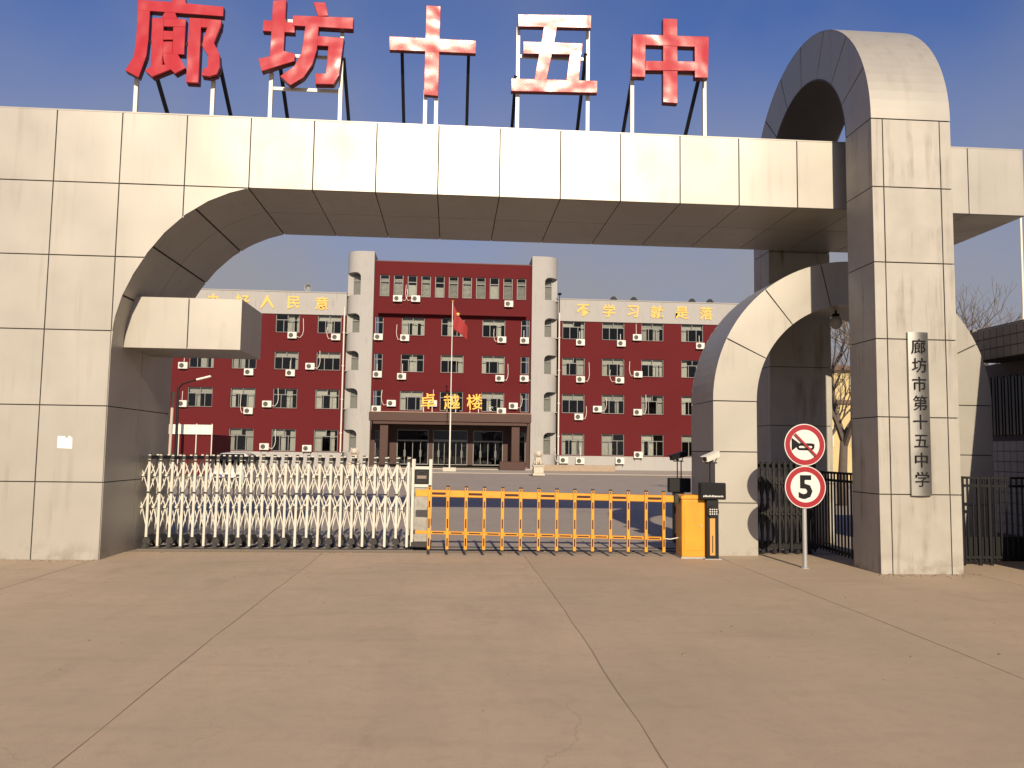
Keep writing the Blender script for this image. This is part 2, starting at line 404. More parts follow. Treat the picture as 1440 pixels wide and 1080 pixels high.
rregion = [(XL,0)] + inset_curve(edge, 0.024)[:-1] + [(XR-.03,BOT+.024),(XR-.03,TOP-.02),(XL,TOP-.02)]
for i in range(-5, 16):     # rear cladding
    poly = clip_poly(rregion, i*w+g, (i+1)*w-g, 0, TOP-.02)
    bm = BM(); prism(bm, poly, DEP-.021, DEP); part('panel', bm, panel, gw)
# ledge box growing out of the curved corner
LX1, LY0, LY1, LZ0, LZ1 = 2.63, 0.45, 1.75, 3.06, 3.83
bm = BM(); box(bm, 0.93, LX1-.02, LY0+.02, LY1, LZ0+.02, LZ1-.02); part('ledge', bm, joint, gw)
xj = 1.85
bm = BM(); prism(bm, [(0.93,LZ0),(xj-g,LZ0),(xj-g,LZ1),(1.05,LZ1),(0.96,3.4)], LY0, LY0+.019); part('panel', bm, panel, gw, bevel=0.003)
bm = BM(); box(bm, xj+g, LX1, LY0, LY0+.019, LZ0, LZ1); part('panel', bm, panel, gw, bevel=0.003)
bm = BM(); box(bm, LX1-.019, LX1, LY0+.021, LY1, LZ0, LZ1); part('panel', bm, panel, gw)
bm = BM(); box(bm, 0.93, LX1-.021, LY0+.021, LY1, LZ0, LZ0+.019); part('panel', bm, panel, gw)
bm = BM(); box(bm, 1.0, LX1-.021, LY0+.021, LY1, LZ1-.019, LZ1); part('panel', bm, panel, gw)

# ------------------------------------------------------------------ tall arch standing astride the beam
PX0, PX1 = 11.69, 12.865
CY, SPR, RO, RI, KO, KI = 1.17, 6.40, 2.29, 1.53, 2.22, 1.46     # centre, springing, radii in depth, radii in height
ta = thing('tall_arch', 'tall weathered cream panelled pillar arch looping over the beam, right of the entrance', 'arch', (12.28, 1.17, 0))
def ell(a, ro, ko): return (CY - ro*math.cos(a), SPR + ko*math.sin(a))
N = 48
pi_ = [(CY-RI+0.02,0)] + [ell(math.pi*k/N, RI-.02, KI-.02) for k in range(N+1)] + [(CY+RI-.02,0)]
po_ = [(CY-RO+0.02,0)] + [ell(math.pi*k/N, RO-.02, KO-.02) for k in range(N+1)] + [(CY+RO-.02,0)]
pi_[0] = (CY-RI-.02,0); pi_[-1] = (CY+RI+.02,0)
pi_ = [(CY-RI-.02,0)] + [ell(math.pi*k/N, RI+.02, KI+.02) for k in range(N+1)] + [(CY+RI+.02,0)]
bm = BM(); strip(bm, pi_, po_, PX0+.02, PX1-.02, 'X'); part('core', bm, joint, ta)
rows = [0, 1.082, 2.145, 3.235, 4.322, 5.406, SPR]
S1, S2 = 11.856, 12.70
for sgn, yf in ((1, CY-RO), (-1, CY+RO)):
    for r in range(6):
        z0, z1 = rows[r]+(g if r else 0), rows[r+1]-g
        # outer face: narrow, wide, narrow
        for a, b in ((PX0, S1-g), (S1+g, S2-g), (S2+g, PX1)):
            bm = BM(); box(bm, a, b, min(yf, yf+sgn*.019), max(yf, yf+sgn*.019), z0, z1); uneven(bm)
            part('panel', bm, panel_old, ta, bevel=0.003)
        yi = yf + sgn*(RO-RI)
        ya, yb = sorted((yf+sgn*.021, yi-sgn*.021))
        for xa, xb in ((PX0, PX0+.019), (PX1-.019, PX1)):
            bm = BM(); box(bm, xa, xb, ya, yb, z0, z1); part('panel', bm, panel_old, ta)
        bm = BM(); ya, yb = sorted((yi, yi-sgn*.019)); box(bm, PX0, PX1, ya, yb, z0, z1); part('panel', bm, panel_old, ta)
SEG = 8
for k in range(SEG):
    a0, a1 = math.pi*k/SEG + 0.006, math.pi*(k+1)/SEG - 0.006
    A = [a0+(a1-a0)*j/8 for j in range(9)]
    for xa, xb in ((PX0, PX0+.019), (PX1-.019, PX1)):
        bm = BM(); strip(bm, [ell(a, RI+.021, KI+.021) for a in A], [ell(a, RO-.021, KO-.021) for a in A], xa, xb, 'X'); part('panel', bm, panel, ta)
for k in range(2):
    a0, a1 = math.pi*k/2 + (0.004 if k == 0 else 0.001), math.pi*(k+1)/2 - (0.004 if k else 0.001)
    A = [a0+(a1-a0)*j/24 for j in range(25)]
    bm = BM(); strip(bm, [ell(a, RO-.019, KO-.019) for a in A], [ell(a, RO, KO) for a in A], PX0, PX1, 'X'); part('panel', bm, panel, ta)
    bm = BM(); strip(bm, [ell(a, RI, KI) for a in A], [ell(a, RI+.019, KI+.019) for a in A], PX0, PX1, 'X'); part('panel', bm, mat('shade-darkened panel', (.07,.06,.055), rough=.55, mott=.4), ta)  # inner band coloured near black: shade under the loop put into the panel colour

# ------------------------------------------------------------------ low round arch across the side entrance
AX, AZ, AO, AI, AY0, AY1 = 12.32, 2.45, 2.335, 1.62, 0.78, 1.98
ra = thing('round_arch', 'low round cream panelled arch over the side entrance, under the beam behind the tall pillar', 'arch', (AX, 1.38, 0))
def cir(a, r): return (AX - r*math.cos(a), AZ + r*math.sin(a))
ip = [(AX-AI-.02,0)] + [cir(math.pi*k/N, AI+.02) for k in range(N+1)] + [(AX+AI+.02,0)]
op = [(AX-AO+.02,0)] + [cir(math.pi*k/N, AO-.02) for k in range(N+1)] + [(AX+AO-.02,0)]
bm = BM(); strip(bm, ip, op, AY0+.02, AY1-.02); part('core', bm, joint, ra)
for k in range(7):
    a0, a1 = math.pi*k/7 + 0.005, math.pi*(k+1)/7 - 0.005
    A = [a0+(a1-a0)*j/8 for j in range(9)]
    for ya, yb in ((AY0, AY0+.019), (AY1-.019, AY1)):
        bm = BM(); strip(bm, [cir(a, AI) for a in A], [cir(a, AO) for a in A], ya, yb); part('panel', bm, panel, ra)
for k in range(2):
    a0, a1 = math.pi*k/2 + 0.002, math.pi*(k+1)/2 - 0.002
    A = [a0+(a1-a0)*j/24 for j in range(25)]
    bm = BM(); strip(bm, [cir(a, AO-.019) for a in A], [cir(a, AO) for a in A], AY0+.021, AY1-.021); part('panel', bm, panel, ra)
    bm = BM(); strip(bm, [cir(a, AI) for a in A], [cir(a, AI+.019) for a in A], AY0+.021, AY1-.021); part('panel', bm, panel, ra)
for s in (-1, 1):
    for r, (z0, z1) in enumerate(((0, .83), (.83, 1.64), (1.64, AZ))):
        z0 += g if r else 0; z1 -= g
        xo, xi = AX+s*AO, AX+s*AI; xa, xb = sorted((xo, xi))
        for ya, yb in ((AY0, AY0+.019), (AY1-.019, AY1)):
            bm = BM(); box(bm, xa, xb, ya, yb, z0, z1); part('panel', bm, panel, ra, bevel=0.003)
        for x, t in ((xo, -s*.019), (xi, s*.019)):
            xa, xb = sorted((x, x+t)); bm = BM(); box(bm, xa, xb, AY0+.021, AY1-.021, z0, z1); part('panel', bm, panel, ra)
# lamp globe under the crown of the low arch
lg = thing('hanging_lamp', 'small grey globe lamp hanging under the crown of the low arch', 'lamp', (12.33, 1.38, 4.06))
bm = BM(); tube(bm, [(12.33,1.38,4.075),(12.33,1.38,4.0)], .02); lathe(bm, [(.05,0),(.07,-.03),(.04,-.05)], (12.33,1.38,4.02)); part('stem', bm, black, lg)
bm = BM(); ball(bm, (12.33,1.38,3.87), .1, .1, .12, 16); part('globe', bm, mat('milky lamp plastic', (0.4,0.39,0.37), rough=.3), lg, smooth=True)
LETTERS={
 'lang': [[(0.94,8.36),(1.44,8.36),(1.42,8.45),(1.62,8.46),(1.65,8.35),(2.21,8.33),(2.21,8.17),(0.95,8.19)],[(0.95,8.19),(1.13,8.19),(1.14,7.7),(1.13,7.45),(1.04,7.1),(0.84,7.2),(0.95,7.44),(0.96,7.8)],[(1.35,8.18),(1.5,8.18),(1.54,8.08),(1.3,8.08)],[(1.17,8.07),(1.34,8.08),(1.38,7.29),(1.21,7.23)],[(1.34,8.08),(1.67,8.08),(1.67,7.95),(1.35,7.94)],[(1.49,7.94),(1.67,7.95),(1.68,7.5),(1.51,7.5)],[(1.35,7.87),(1.5,7.87),(1.5,7.73),(1.36,7.72)],[(1.36,7.69),(1.5,7.7),(1.51,7.5),(1.37,7.5)],[(1.2,7.45),(1.37,7.46),(1.37,7.31),(1.51,7.34),(1.53,7.26),(1.24,7.11),(1.13,7.21),(1.21,7.27)],[(1.37,7.5),(1.59,7.5),(1.72,7.28),(1.57,7.18),(1.4,7.34)],[(1.72,8.1),(1.9,8.1),(1.92,7.05),(1.74,7.05)],[(1.9,8.1),(2.2,8.09),(2.19,7.96),(1.9,7.95)],[(2.0,7.96),(2.19,7.98),(2.11,7.71),(2.2,7.53),(2.22,7.32),(2.18,7.2),(2.07,7.16),(1.96,7.17),(1.98,7.28),(2.04,7.31),(2.04,7.49),(1.94,7.65),(1.95,7.78)]],
 'fang': [[(2.82,8.13),(3.29,8.12),(3.3,7.95),(2.82,7.95)],[(2.95,8.46),(3.15,8.49),(3.15,7.56),(2.95,7.5)],[(2.78,7.49),(2.95,7.54),(3.15,7.64),(3.32,7.6),(3.32,7.48),(2.84,7.29)],[(3.56,8.47),(3.74,8.48),(3.8,8.26),(3.64,8.24)],[(3.26,8.23),(4.18,8.25),(4.18,8.06),(3.27,8.06)],[(3.46,8.08),(3.66,8.07),(3.65,7.69),(3.59,7.43),(3.47,7.22),(3.28,7.08),(3.12,7.22),(3.32,7.39),(3.42,7.62)],[(3.65,7.91),(4.05,7.9),(4.0,7.28),(3.92,7.13),(3.65,7.12),(3.64,7.29),(3.8,7.3),(3.82,7.75),(3.65,7.75)]],
 'shi': [[(5.3,8.46),(5.52,8.46),(5.51,7.07),(5.29,7.08)],[(4.74,7.95),(6.08,7.96),(6.08,7.76),(4.75,7.74)]],
 'wu': [[(6.73,8.42),(7.88,8.44),(7.88,8.24),(6.74,8.23)],[(7.14,8.26),(7.35,8.26),(7.3,7.97),(7.1,7.97)],[(6.82,7.99),(7.75,7.99),(7.74,7.81),(6.82,7.8)],[(7.07,7.81),(7.27,7.8),(7.19,7.39),(7.0,7.4)],[(7.55,7.82),(7.74,7.97),(7.7,7.39),(7.5,7.4)],[(6.64,7.4),(7.99,7.4),(7.99,7.21),(6.64,7.2)]],
 'zhong': [[(9.05,8.51),(9.28,8.51),(9.26,7.08),(9.03,7.09)],[(8.56,8.22),(8.77,8.22),(8.75,7.5),(8.54,7.5)],[(8.76,8.22),(9.56,8.22),(9.56,8.04),(8.76,8.04)],[(9.55,8.22),(9.78,8.22),(9.75,7.52),(9.54,7.52)],[(8.76,7.77),(9.55,7.79),(9.54,7.63),(8.75,7.61)]],
}

# ------------------------------------------------------------------ five big characters on steel legs along the top of the beam
LABEL = {'lang': 'large red rooftop character 廊, the leftmost, densest of the five on the beam',
         'fang': 'large red rooftop character 坊, second from the left on the beam',
         'shi': 'large red cross shaped rooftop character 十 in the middle of the beam',
         'wu': 'large glaring red rooftop character 五 on a white frame, right of the cross shaped one',
         'zhong': 'large red rooftop character 中, the rightmost on the beam, nearest the tall arch'}
POSTS = {'lang': [(.93,7.3),(2.07,7.3)], 'fang': [(2.94,7.4),(4.0,8.1)], 'shi': [(5.31,7.2),(5.48,7.2)], 'wu': [(6.75,8.3),(7.865,8.3)], 'zhong': [(8.58,7.6),(9.755,7.6)]}
RAILS = {'lang': [(1.0,2.07,7.79)], 'fang': [(3.1,4.0,8.24),(2.94,4.0,7.68),(2.94,4.0,7.145)], 'shi': [], 'wu': [(6.75,7.865,7.855)], 'zhong': [(8.58,9.755,7.7)]}
STRUT = {'lang': [(1.17,7.4),(2.16,7.45)], 'fang': [(3.05,7.6),(4.035,7.65)], 'shi': [(4.93,7.84),(5.97,7.84)], 'wu': [(6.72,7.5),(7.83,7.92)], 'zhong': [(8.60,7.7),(9.66,7.6)]}
ROT = {'lang': 1.0, 'fang': 0.6, 'shi': 0.9, 'wu': -2.3, 'zhong': -1.6}
TILT = {'lang': -4.0, 'fang': -4.0, 'shi': 5.0, 'wu': 3.2, 'zhong': -3.5}
for key, strokes in LETTERS.items():
    xs = [p[0] for s in strokes for p in s]; cx = (min(xs)+max(xs))/2
    zs = [p[1] for s in strokes for p in s]; cz = (min(zs)+max(zs))/2
    t = thing('rooftop_character', LABEL[key], 'sign character', (cx, .3, TOP), 'red characters on the gateway beam')
    bf, be = BM(), BM()
    for i, s in enumerate(strokes):
        pts = [(x-cx, z-cz) for x, z in s]
        prism(bf, pts, -0.0025*i-.004, 0.018)
        prism(be, [(x*1.0, z) for x, z in pts], 0.0195+.002*i, 0.11)
    rot = (R(TILT[key]), 0, R(ROT[key]))
    f = put('face', finish(bf, 'face', letterred, 0.004), t, (cx, .25, cz), rot)
    put('return', finish(be, 'return', letteredge), t, (cx, .25, cz), rot)
    for x, z in POSTS[key]:
        bm = BM(); box(bm, x-.028, x+.028, .40, .456, TOP-.02, z); part('post', bm, white, t)
        bm = BM(); box(bm, x-.07, x+.07, .37, .49, TOP, TOP+.015); part('foot_plate', bm, white, t)
    for a, b, z in RAILS[key]:
        bm = BM(); box(bm, a-.02, b+.02, .458, .49, z-.025, z+.025); part('rail', bm, white, t)
    for x, z in STRUT[key]:
        bm = BM(); bar(bm, (x,.40,z), (x,1.75,TOP-.01), .05, .05, (1,0,0)); part('strut', bm, black, t)

# ------------------------------------------------------------------ name plaque on the pillar
pl = thing('name_plaque', 'narrow vertical steel plaque with black characters on the tall pillar', 'plaque', (12.265, -1.12, 1.07))
bm = BM()
prism(bm, [(12.125+.29*k/10, -1.165-.022*math.sin(math.pi*k/10)) for k in range(11)] + [(12.415,-1.124),(12.125,-1.124)], 1.07, 3.33, 'Z')
part('plate', bm, steelplate, pl, smooth=False)
for i, ch in enumerate('廊坊市第十五中学'):
    me = text_mesh(ch, 0.22, 0.004, signblack, 0.0)
    put('character', me, pl, (12.262+.006*(i%2), -1.1945, 3.13 - i*0.262))
bm = BM()
for k in range(14): box(bm, 0, 0.001, 0, .001, 0, .001) if False else None
bm.free()

# paper notice on the wall
bm = BM(); prism(bm, [(.275,1.557),(.48,1.55),(.475,1.70),(.43,1.735),(.40,1.69),(.37,1.722),(.275,1.727)], -.006, -.002)
tag(part('paper_notice', bm, mat('paper', (.72,.70,.66), rough=.8), None), 'small torn white paper notice stuck low on the left gateway wall', 'notice')

# ------------------------------------------------------------------ road sign pole
SX, SY = 10.875, -0.55
sg = thing('traffic_sign', 'grey pole with round red rimmed no-horn sign above a speed limit 5 sign', 'road sign', (SX, SY, 0))
bm = BM(); tube(bm, [(SX,SY,-.02),(SX,SY,2.0)], .032, 14); part('pole', bm, galv, sg, smooth=False)
bm = BM(); lathe(bm, [(.06,0),(.06,.012),(.036,.02)], (SX,SY,0)); part('base', bm, galv, sg)
def disc(bm, z, r, y0, y1, n=48): prism(bm, [(SX+r*math.cos(2*math.pi*k/n), z+r*math.sin(2*math.pi*k/n)) for k in range(n)], y0, y1)
def ring(bm, z, ra, rb, y0, y1, n=48):
    strip(bm, [(SX+ra*math.cos(2*math.pi*k/n), z+ra*math.sin(2*math.pi*k/n)) for k in range(n+1)], [(SX+rb*math.cos(2*math.pi*k/n), z+rb*math.sin(2*math.pi*k/n)) for k in range(n+1)], y0, y1)
for z, kind in ((1.75,'horn'), (1.148,'five')):
    bm = BM(); disc(bm, z, .30, SY-.050, SY-.044); d = part('sign_disc', bm, signwhite, sg)
    bm = BM(); ring(bm, z, .218, .288, SY-.053, SY-.0505); part('red_rim', bm, signred, d)
    if kind == 'five':
        put('digit', text_mesh('5', .45, .002, signblack, .014), d, (SX, SY-.0525, z))
    else:
        bm = BM()
        prism(bm, [(SX-.195,z+.10),(SX-.195,z-.085),(SX-.09,z-.012),(SX-.09,z+.026)], SY-.056, SY-.0505)     # bell
        def tr(pts, r): tube(bm, [(SX+a, SY-.054, z+b) for a, b in pts], r*2.0, 8)
        tr([(-.085,.005),(.10,.005),(.135,-.005)], .009)
        n_ = 10
        lp = [(.09+.035*math.cos(t), -.028+.033*math.sin(t)) for t in [math.pi/2-math.pi*k/n_ for k in range(n_+1)]]
        lp += [(-.075+.03*math.cos(t), -.031+.03*math.sin(t)) for t in [-math.pi/2-math.pi*k/n_ for k in range(n_+1)]]
        tr(lp, .008)
        part('horn_symbol', bm, signblack, d)
        bm = BM(); bar(bm, (SX-.155,SY-.079,z+.155), (SX+.155,SY-.079,z-.155), .03, .003); part('red_slash', bm, signred, d)
    bm = BM(); box(bm, SX-.05, SX+.05, SY-.0435, SY-.03, z-.02, z+.02); part('clamp', bm, galv, d)

# ------------------------------------------------------------------ white retractable gate
def retractable(name, label, cat, x0, x1, y0, dep, H, nb, mt, mdark, rear=True, grp=None):
    t = thing(name, label, cat, (x0, y0, 0), grp)
    s = (x1-x0)/nb
    b1 = BM(); box(b1, -.020, .020, -.013, .013, .03, H); mpost = finish(b1, 'post', mt, .004)
    b1 = BM(); box(b1, -.020, .020, -.013, .013, .17, H); mshort = finish(b1, 'post', mt, .004)
    b1 = BM(); box(b1, -.026, .026, -.016, dep+.016, H-.075, H-.02); box(b1, -.023, .023, -.02, .016, H, H+.018); mtop = finish(b1, 'top_bracket', mdark)
    b1 = BM(); lathe(b1, [(.034,-.014),(.038,-.01),(.038,.01),(.034,.014)], (0,0,.038), 14, 'Y'); mwh = finish(b1, 'wheel', mdark)
    b1 = BM(); prism(b1, [(-.05,.07),(.05,.07),(.06,.11),(.022,.19),(-.022,.19),(-.06,.11)], .02, dep-.02); mfoot = finish(b1, 'foot_bracket', mdark)
    zs = [H-.10, H-.33, H-.60, H-.83, .27]
    segs = []
    for k in range(4):
        za, zb = zs[k], zs[k+1]
        if k % 2 == 0: segs += [((0,za),(.5*s,zb)), ((s,za),(.5*s,zb))]
        else: segs += [((.5*s,za),(0,zb)), ((.5*s,za),(s,zb))]
    mb = []
    for j, (a, b) in enumerate(segs):
        b1 = BM(); yy = .024 if j % 2 else .035
        bar(b1, (a[0],yy,a[1]), (b[0],yy,b[1]), .016, .008); mb.append(finish(b1, 'brace', mt))
    b1 = BM()
    for j, (a, b) in enumerate(segs):
        yy = dep + (-.035 if j % 2 else -.024); bar(b1, (a[0],yy,a[1]), (b[0],yy,b[1]), .016, .008)
    for k in (1, 3): box(b1, .5*s-.02, .5*s+.02, -.012, dep+.02, zs[k]-.018, zs[k]+.018)
    mrear = finish(b1, 'rear_lattice', mt)
    b1 = BM()
    for k in (1, 3): lathe(b1, [(.015,.0),(.015,.05)], (.5*s,0,zs[k]), 8, 'Y')
    for k in (0, 2): box(b1, -.03, .03, -.024, -.0135, zs[k]-.012, zs[k]+.012)
    mpiv = finish(b1, 'pivot', mdark)
    rng = random.Random(3)
    for i in range(nb+1):
        x = x0 + i*s; dz = rng.uniform(-.004,.004); lean = rng.uniform(-.004,.004)
        mp_ = mshort if i % 2 else mpost
        put('post', mp_, t, (x, y0, dz), (0, lean, 0)); put('post', mp_, t, (x, y0+dep, dz), (0, lean, 0))
        put('top_bracket', mtop, t, (x, y0, dz))
        put('foot_bracket', mfoot, t, (x, y0, 0))
        if i % 2: put('wheel', mwh, t, (x, y0-.03, 0)); put('wheel', mwh, t, (x, y0+dep+.03, 0))
        if i < nb:
            for m in mb: put('brace', m, t, (x, y0-.004, 0))
            put('rear_lattice', mrear, t, (x, y0, 0)); put('pivot', mpiv, t, (x, y0-.004, 0))
    return t
rg = retractable('retractable_gate', 'white folding lattice driveway gate closing the left half of the entrance', 'gate', .86, 5.13, 1.45, .36, 1.475, 24, whitegate, rubber)
# its drive head
b1 = BM()
for x in (5.21, 5.49): box(b1, x-.022, x+.022, 1.43, 1.47, .05, 1.45)
for x in (5.21, 5.49): box(b1, x-.022, x+.022, 1.80, 1.84, .05, 1.45)
for z in (1.31, 1.02): box(b1, 5.233, 5.467, 1.44, 1.46, z-.025, z+.025)
part('head_frame', b1, whitegate, rg, .004)
b1 = BM(); box(b1, 5.235, 5.465, 1.46, 1.62, 1.046, 1.284); hb = part('head_lamp', b1, black, rg, .01)
b1 = BM(); strip(b1, [(5.35+.078*math.cos(2*math.pi*k/32), 1.165+.078*math.sin(2*math.pi*k/32)) for k in range(33)], [(5.35+.095*math.cos(2*math.pi*k/32), 1.165+.095*math.sin(2*math.pi*k/32)) for k in range(33)], 1.45, 1.458); part('lamp_ring', b1, darkgate, hb)
b1 = BM(); box(b1, 5.275, 5.425, 1.452, 1.4585, 1.135, 1.185); part('lamp_lens', b1, mat('grey lens', (.22,.17,.13), rough=.3), hb)
b1 = BM(); box(b1, 5.24, 5.46, 1.455, 1.82, .12, .99); hp = part('head_panel', b1, mat('etched steel sheet', (.34,.32,.28), rough=.4, metal=.5, mott=.8, mscale=9, dark=.5), rg, .006)
b1 = BM(); box(b1, 5.25, 5.45, 1.449, 1.4545, .85, .92); part('red_band', b1, signred, hp)
b1 = BM(); box(b1, 5.2, 5.52, 1.42, 1.86, .03, .12); box(b1, 5.16, 5.2, 1.44, 1.8, .03, .07); part('head_chassis', b1, rubber, rg, .01)
# thin pole by the left reveal, behind the gate
bm = BM(); tube(bm, [(1.08,2.2,-.02),(1.09,2.2,1.4),(1.10,2.2,2.47)], .025, 10); tube(bm, [(1.10,2.2,2.46),(1.10,2.2,2.52)], .03, 10)
tag(part('slim_pole', bm, mat('weathered pole', (.42,.38,.32), rough=.6), None), 'slim grey pole behind the white folding gate beside the left wall', 'pole')

# ------------------------------------------------------------------ yellow barrier
bg_ = thing('barrier_gate', 'yellow road barrier with picket boom and upright drive cabinet', 'barrier', (9.55, .55, 0))
b1 = BM(); box(b1, 9.375, 9.745, .45, .80, .02, .90); cab = part('cabinet', b1, yellow, bg_, .018, segs=2)
b1 = BM(); prism(b1, [(9.365,.902),(9.755,.902),(9.755,.93),(9.70,.965),(9.42,.965),(9.365,.94)], .44, .81); part('cabinet_cap', b1, yellow, cab, .008)
b1 = BM(); box(b1, 9.415, 9.705, .444, .4495, .12, .80); part('cabinet_door', b1, yellow, cab, .002)
b1 = BM(); lathe(b1, [(.013,-.012),(.013,0)], (9.67,.444,.5), 12, 'Y'); part('lock', b1, galv, cab)
b1 = BM(); box(b1, 9.36, 9.76, .435, .815, -.01, .025); part('base_plate', b1, galv, cab)
def az(x): return .945 - .055*(x-5.3)/(9.45-5.3)          # boom sags a little to the right
BY = .66
b1 = BM(); bar(b1, (5.29,BY,az(5.29)), (9.37,BY,az(9.37)), .105, .045); boom = part('boom', b1, yellow, bg_, .008)
b1 = BM(); box(b1, 9.30, 9.372, .58, .72, .83, .96); part('boom_clamp', b1, rubber, bg_, .006)
def lz(x): return .352 - .075*(x-5.3)/(9.15-5.3)
b1 = BM(); bar(b1, (5.29,BY+.02,lz(5.29)), (9.15,BY+.02,lz(9.15)), .05, .03); rail = part('lower_rail', b1, yellow, bg_, .005)
b1 = BM(); box(b1, 5.27, 5.295, BY-.01, BY+.045, lz(5.29)-.03, lz(5.29)+.03); part('rail_cap', b1, rubber, rail)
b1 = BM(); tube(b1, [(9.15,BY+.02,lz(9.15)),(9.25,BY,.27),(9.37,BY-.02,.295)], .008, 6); part('tie_rope', b1, white, rail)
for i in range(14):
    x = 5.505 + i*.2795; zt = az(x)+.10
    b1 = BM(); box(b1, x-.024, x+.024, BY-.05, BY-.0235, .10-.03*i/13, zt); pk = part('picket', b1, yellow, bg_, .005)
    b1 = BM(); box(b1, x-.026, x+.026, BY-.053, BY-.021, zt+.001, zt+.024); part('picket_cap', b1, rubber, pk, .004)
    b1 = BM(); box(b1, x-.026, x+.026, BY-.053, BY-.021, .075-.03*i/13, .0995-.03*i/13); part('picket_foot', b1, rubber, pk)
    for za, zb in ((.15,.27), (.42,.56), (.73,.83), (az(x)+.06, az(x)+.09)):
        b1 = BM(); box(b1, x-.010, x+.010, BY-.053, BY-.0505, za, zb); part('reflector', b1, maroon, pk)
    if i % 2 == 0 and i < 13:
        b1 = BM(); bar(b1, (x+.035,BY-.0245,az(x)), (x+.245,BY-.0245,az(x+.2)), .035, .003); part('reflector', b1, maroon, boom)
    if i < 13:
        b1 = BM(); bar(b1, (x+.05,BY+.0035,lz(x)), (x+.23,BY+.0035,lz(x+.2)), .018, .003); part('reflector', b1, maroon, rail)

# ------------------------------------------------------------------ number-plate camera posts
def camera_post(x, y, label, white_cam, front):
    t = thing('camera_post', label, 'camera post', (x, y, 0), 'number plate camera posts')
    b1 = BM(); box(b1, x-.095, x+.095, y, y+.14, 0, .90); col = part('column', b1, black, t, .008)
    b1 = BM(); box(b1, x-.13, x+.13, y-.04, y+.18, -.01, .012); part('foot', b1, galv, col)
    if front:
        b1 = BM(); box(b1, x-.045, x+.035, y-.006, y-.001, .06, .62); st = part('orange_strip', b1, mat('orange plastic', (.55,.25,.06), rough=.5), col)
        b1 = BM(); box(b1, x-.012, x+.004, y-.010, y-.0065, .10, .36); part('dark_slot', b1, rubber, st)
        b1 = BM(); lathe(b1, [(.09,-.03),(.095,-.01),(.095,.0)], (x+.0,y-.002,.72), 20, 'Y'); lp = part('lamp_head', b1, black, col)
        for a in range(4):
            for b in range(3):
                b1 = BM(); lathe(b1, [(.011,-.006),(.011,0)], (x-.05+.034*a, y-.0325, .688+.034*b), 8, 'Y'); part('led', b1, signwhite, lp)
    b1 = BM(); box(b1, x-.20, x+.20, y-.04, y+.09, .905, 1.16); dp = part('display', b1, black, t, .012)
    if front:
        b1 = BM(); box(b1, x-.185, x+.185, y-.0445, y-.0405, .925, 1.14); part('screen', b1, mat('dark screen', (.008,.008,.009), rough=.2), dp)
        b1 = BM(); rng = random.Random(5); xx = x-.16
        while xx < x+.15:
            wd_ = rng.choice((.008,.014,.018)); box(b1, xx, xx+wd_, y-.0475, y-.045, .945, .945+rng.uniform(.018,.032)); xx += wd_+.006
        part('screen_text', b1, signwhite, dp)
    for dx in (-.03, .04):
        b1 = BM(); tube(b1, [(x+dx,y+.03,1.16),(x+dx,y+.03,1.47)], .011, 8); part('mast', b1, black, t)
    b1 = BM(); box(b1, x-.09, x+.07, y-.02, y+.08, 1.455, 1.475); tube(b1, [(x-.02,y+.03,1.475),(x-.05,y+.01,1.52)], .025, 8); tube(b1, [(x+.05,y+.04,1.47),(x+.09,y+.05,1.54),(x+.05,y+.04,1.6)], .008, 6); part('bracket', b1, black, t)
    b1 = BM(); box(b1, -.05, .05, -.17, .17, -.045, .04); box(b1, -.06, .06, -.20, .16, .041, .052)
    me = finish(b1, 'camera_body', white if white_cam else black, .008)
    cb = put('camera_body', me, t, (x-.02, y-.01, 1.56), (R(14), 0, R(-52 if white_cam else -68)))
    b1 = BM(); lathe(b1, [(.036,-.004),(.03,-.004),(.028,.004)], (0,-.172,0), 14, 'Y')
    ln = bpy.data.objects.new('lens', finish(b1, 'lens', mat('lens glass', (.01,.01,.015), rough=.1))); C.objects.link(ln); ln.parent = cb
    return t
camera_post(9.83, .36, 'black camera post with white camera and display in front of the low arch leg', True, True)
camera_post(9.93, 2.55, 'black camera post with dark camera behind the yellow barrier cabinet', False, False)

# ------------------------------------------------------------------ dark side gates
rg2 = retractable('side_gate', 'dark folding side gate in the shade inside the low arch, behind the traffic sign', 'gate', 10.80, 11.78, 1.12, .26, 1.47, 10, darkgate, black)
def picket_gate(name, label, a, b, H, n, post_idx=(), mt=black):
    a = Vector(a); b = Vector(b); t = thing(name, label, 'gate', a)
    d = (b-a); nrm = Vector((-d.y, d.x, 0)).normalized()
    for z in (.12, H-.12):
        b1 = BM(); bar(b1, a+Vector((0,0,z)), b+Vector((0,0,z)), .04, .03, nrm); part('rail', b1, mt, t)
    b1 = BM(); bar(b1, a+Vector((0,0,H)), b+Vector((0,0,H)), .035, .04, nrm); part('rail', b1, mt, t)
    for i in range(n+1):
        p = a + d*i/n; big = i in (0, n) or i in post_idx; r = .03 if big else .014
        b1 = BM(); tube(b1, [p+Vector((0,0,.0 if big else .06)), p+Vector((0,0,H+.02 if big else H-.018))], r, 6); part('post' if big else 'bar', b1, mt, t)
    return t
picket_gate('picket_gate', 'black steel picket gate leaf swung inward beside the tall pillar, behind the signs', (11.84,-.12,0), (11.98,2.30,0), 1.33, 20)
picket_gate('picket_gate', 'black steel picket gate between the tall pillar and the tiled gatehouse', (13.47,-.19,0), (14.85,-.19,0), 1.30, 16, (3, 5))
bm = BM(); box(bm, 13.52, 14.8, -.17, -.155, .06, .42)
kp = part('kick_sheet', bm, black, bpy.data.objects['picket_gate.001'])

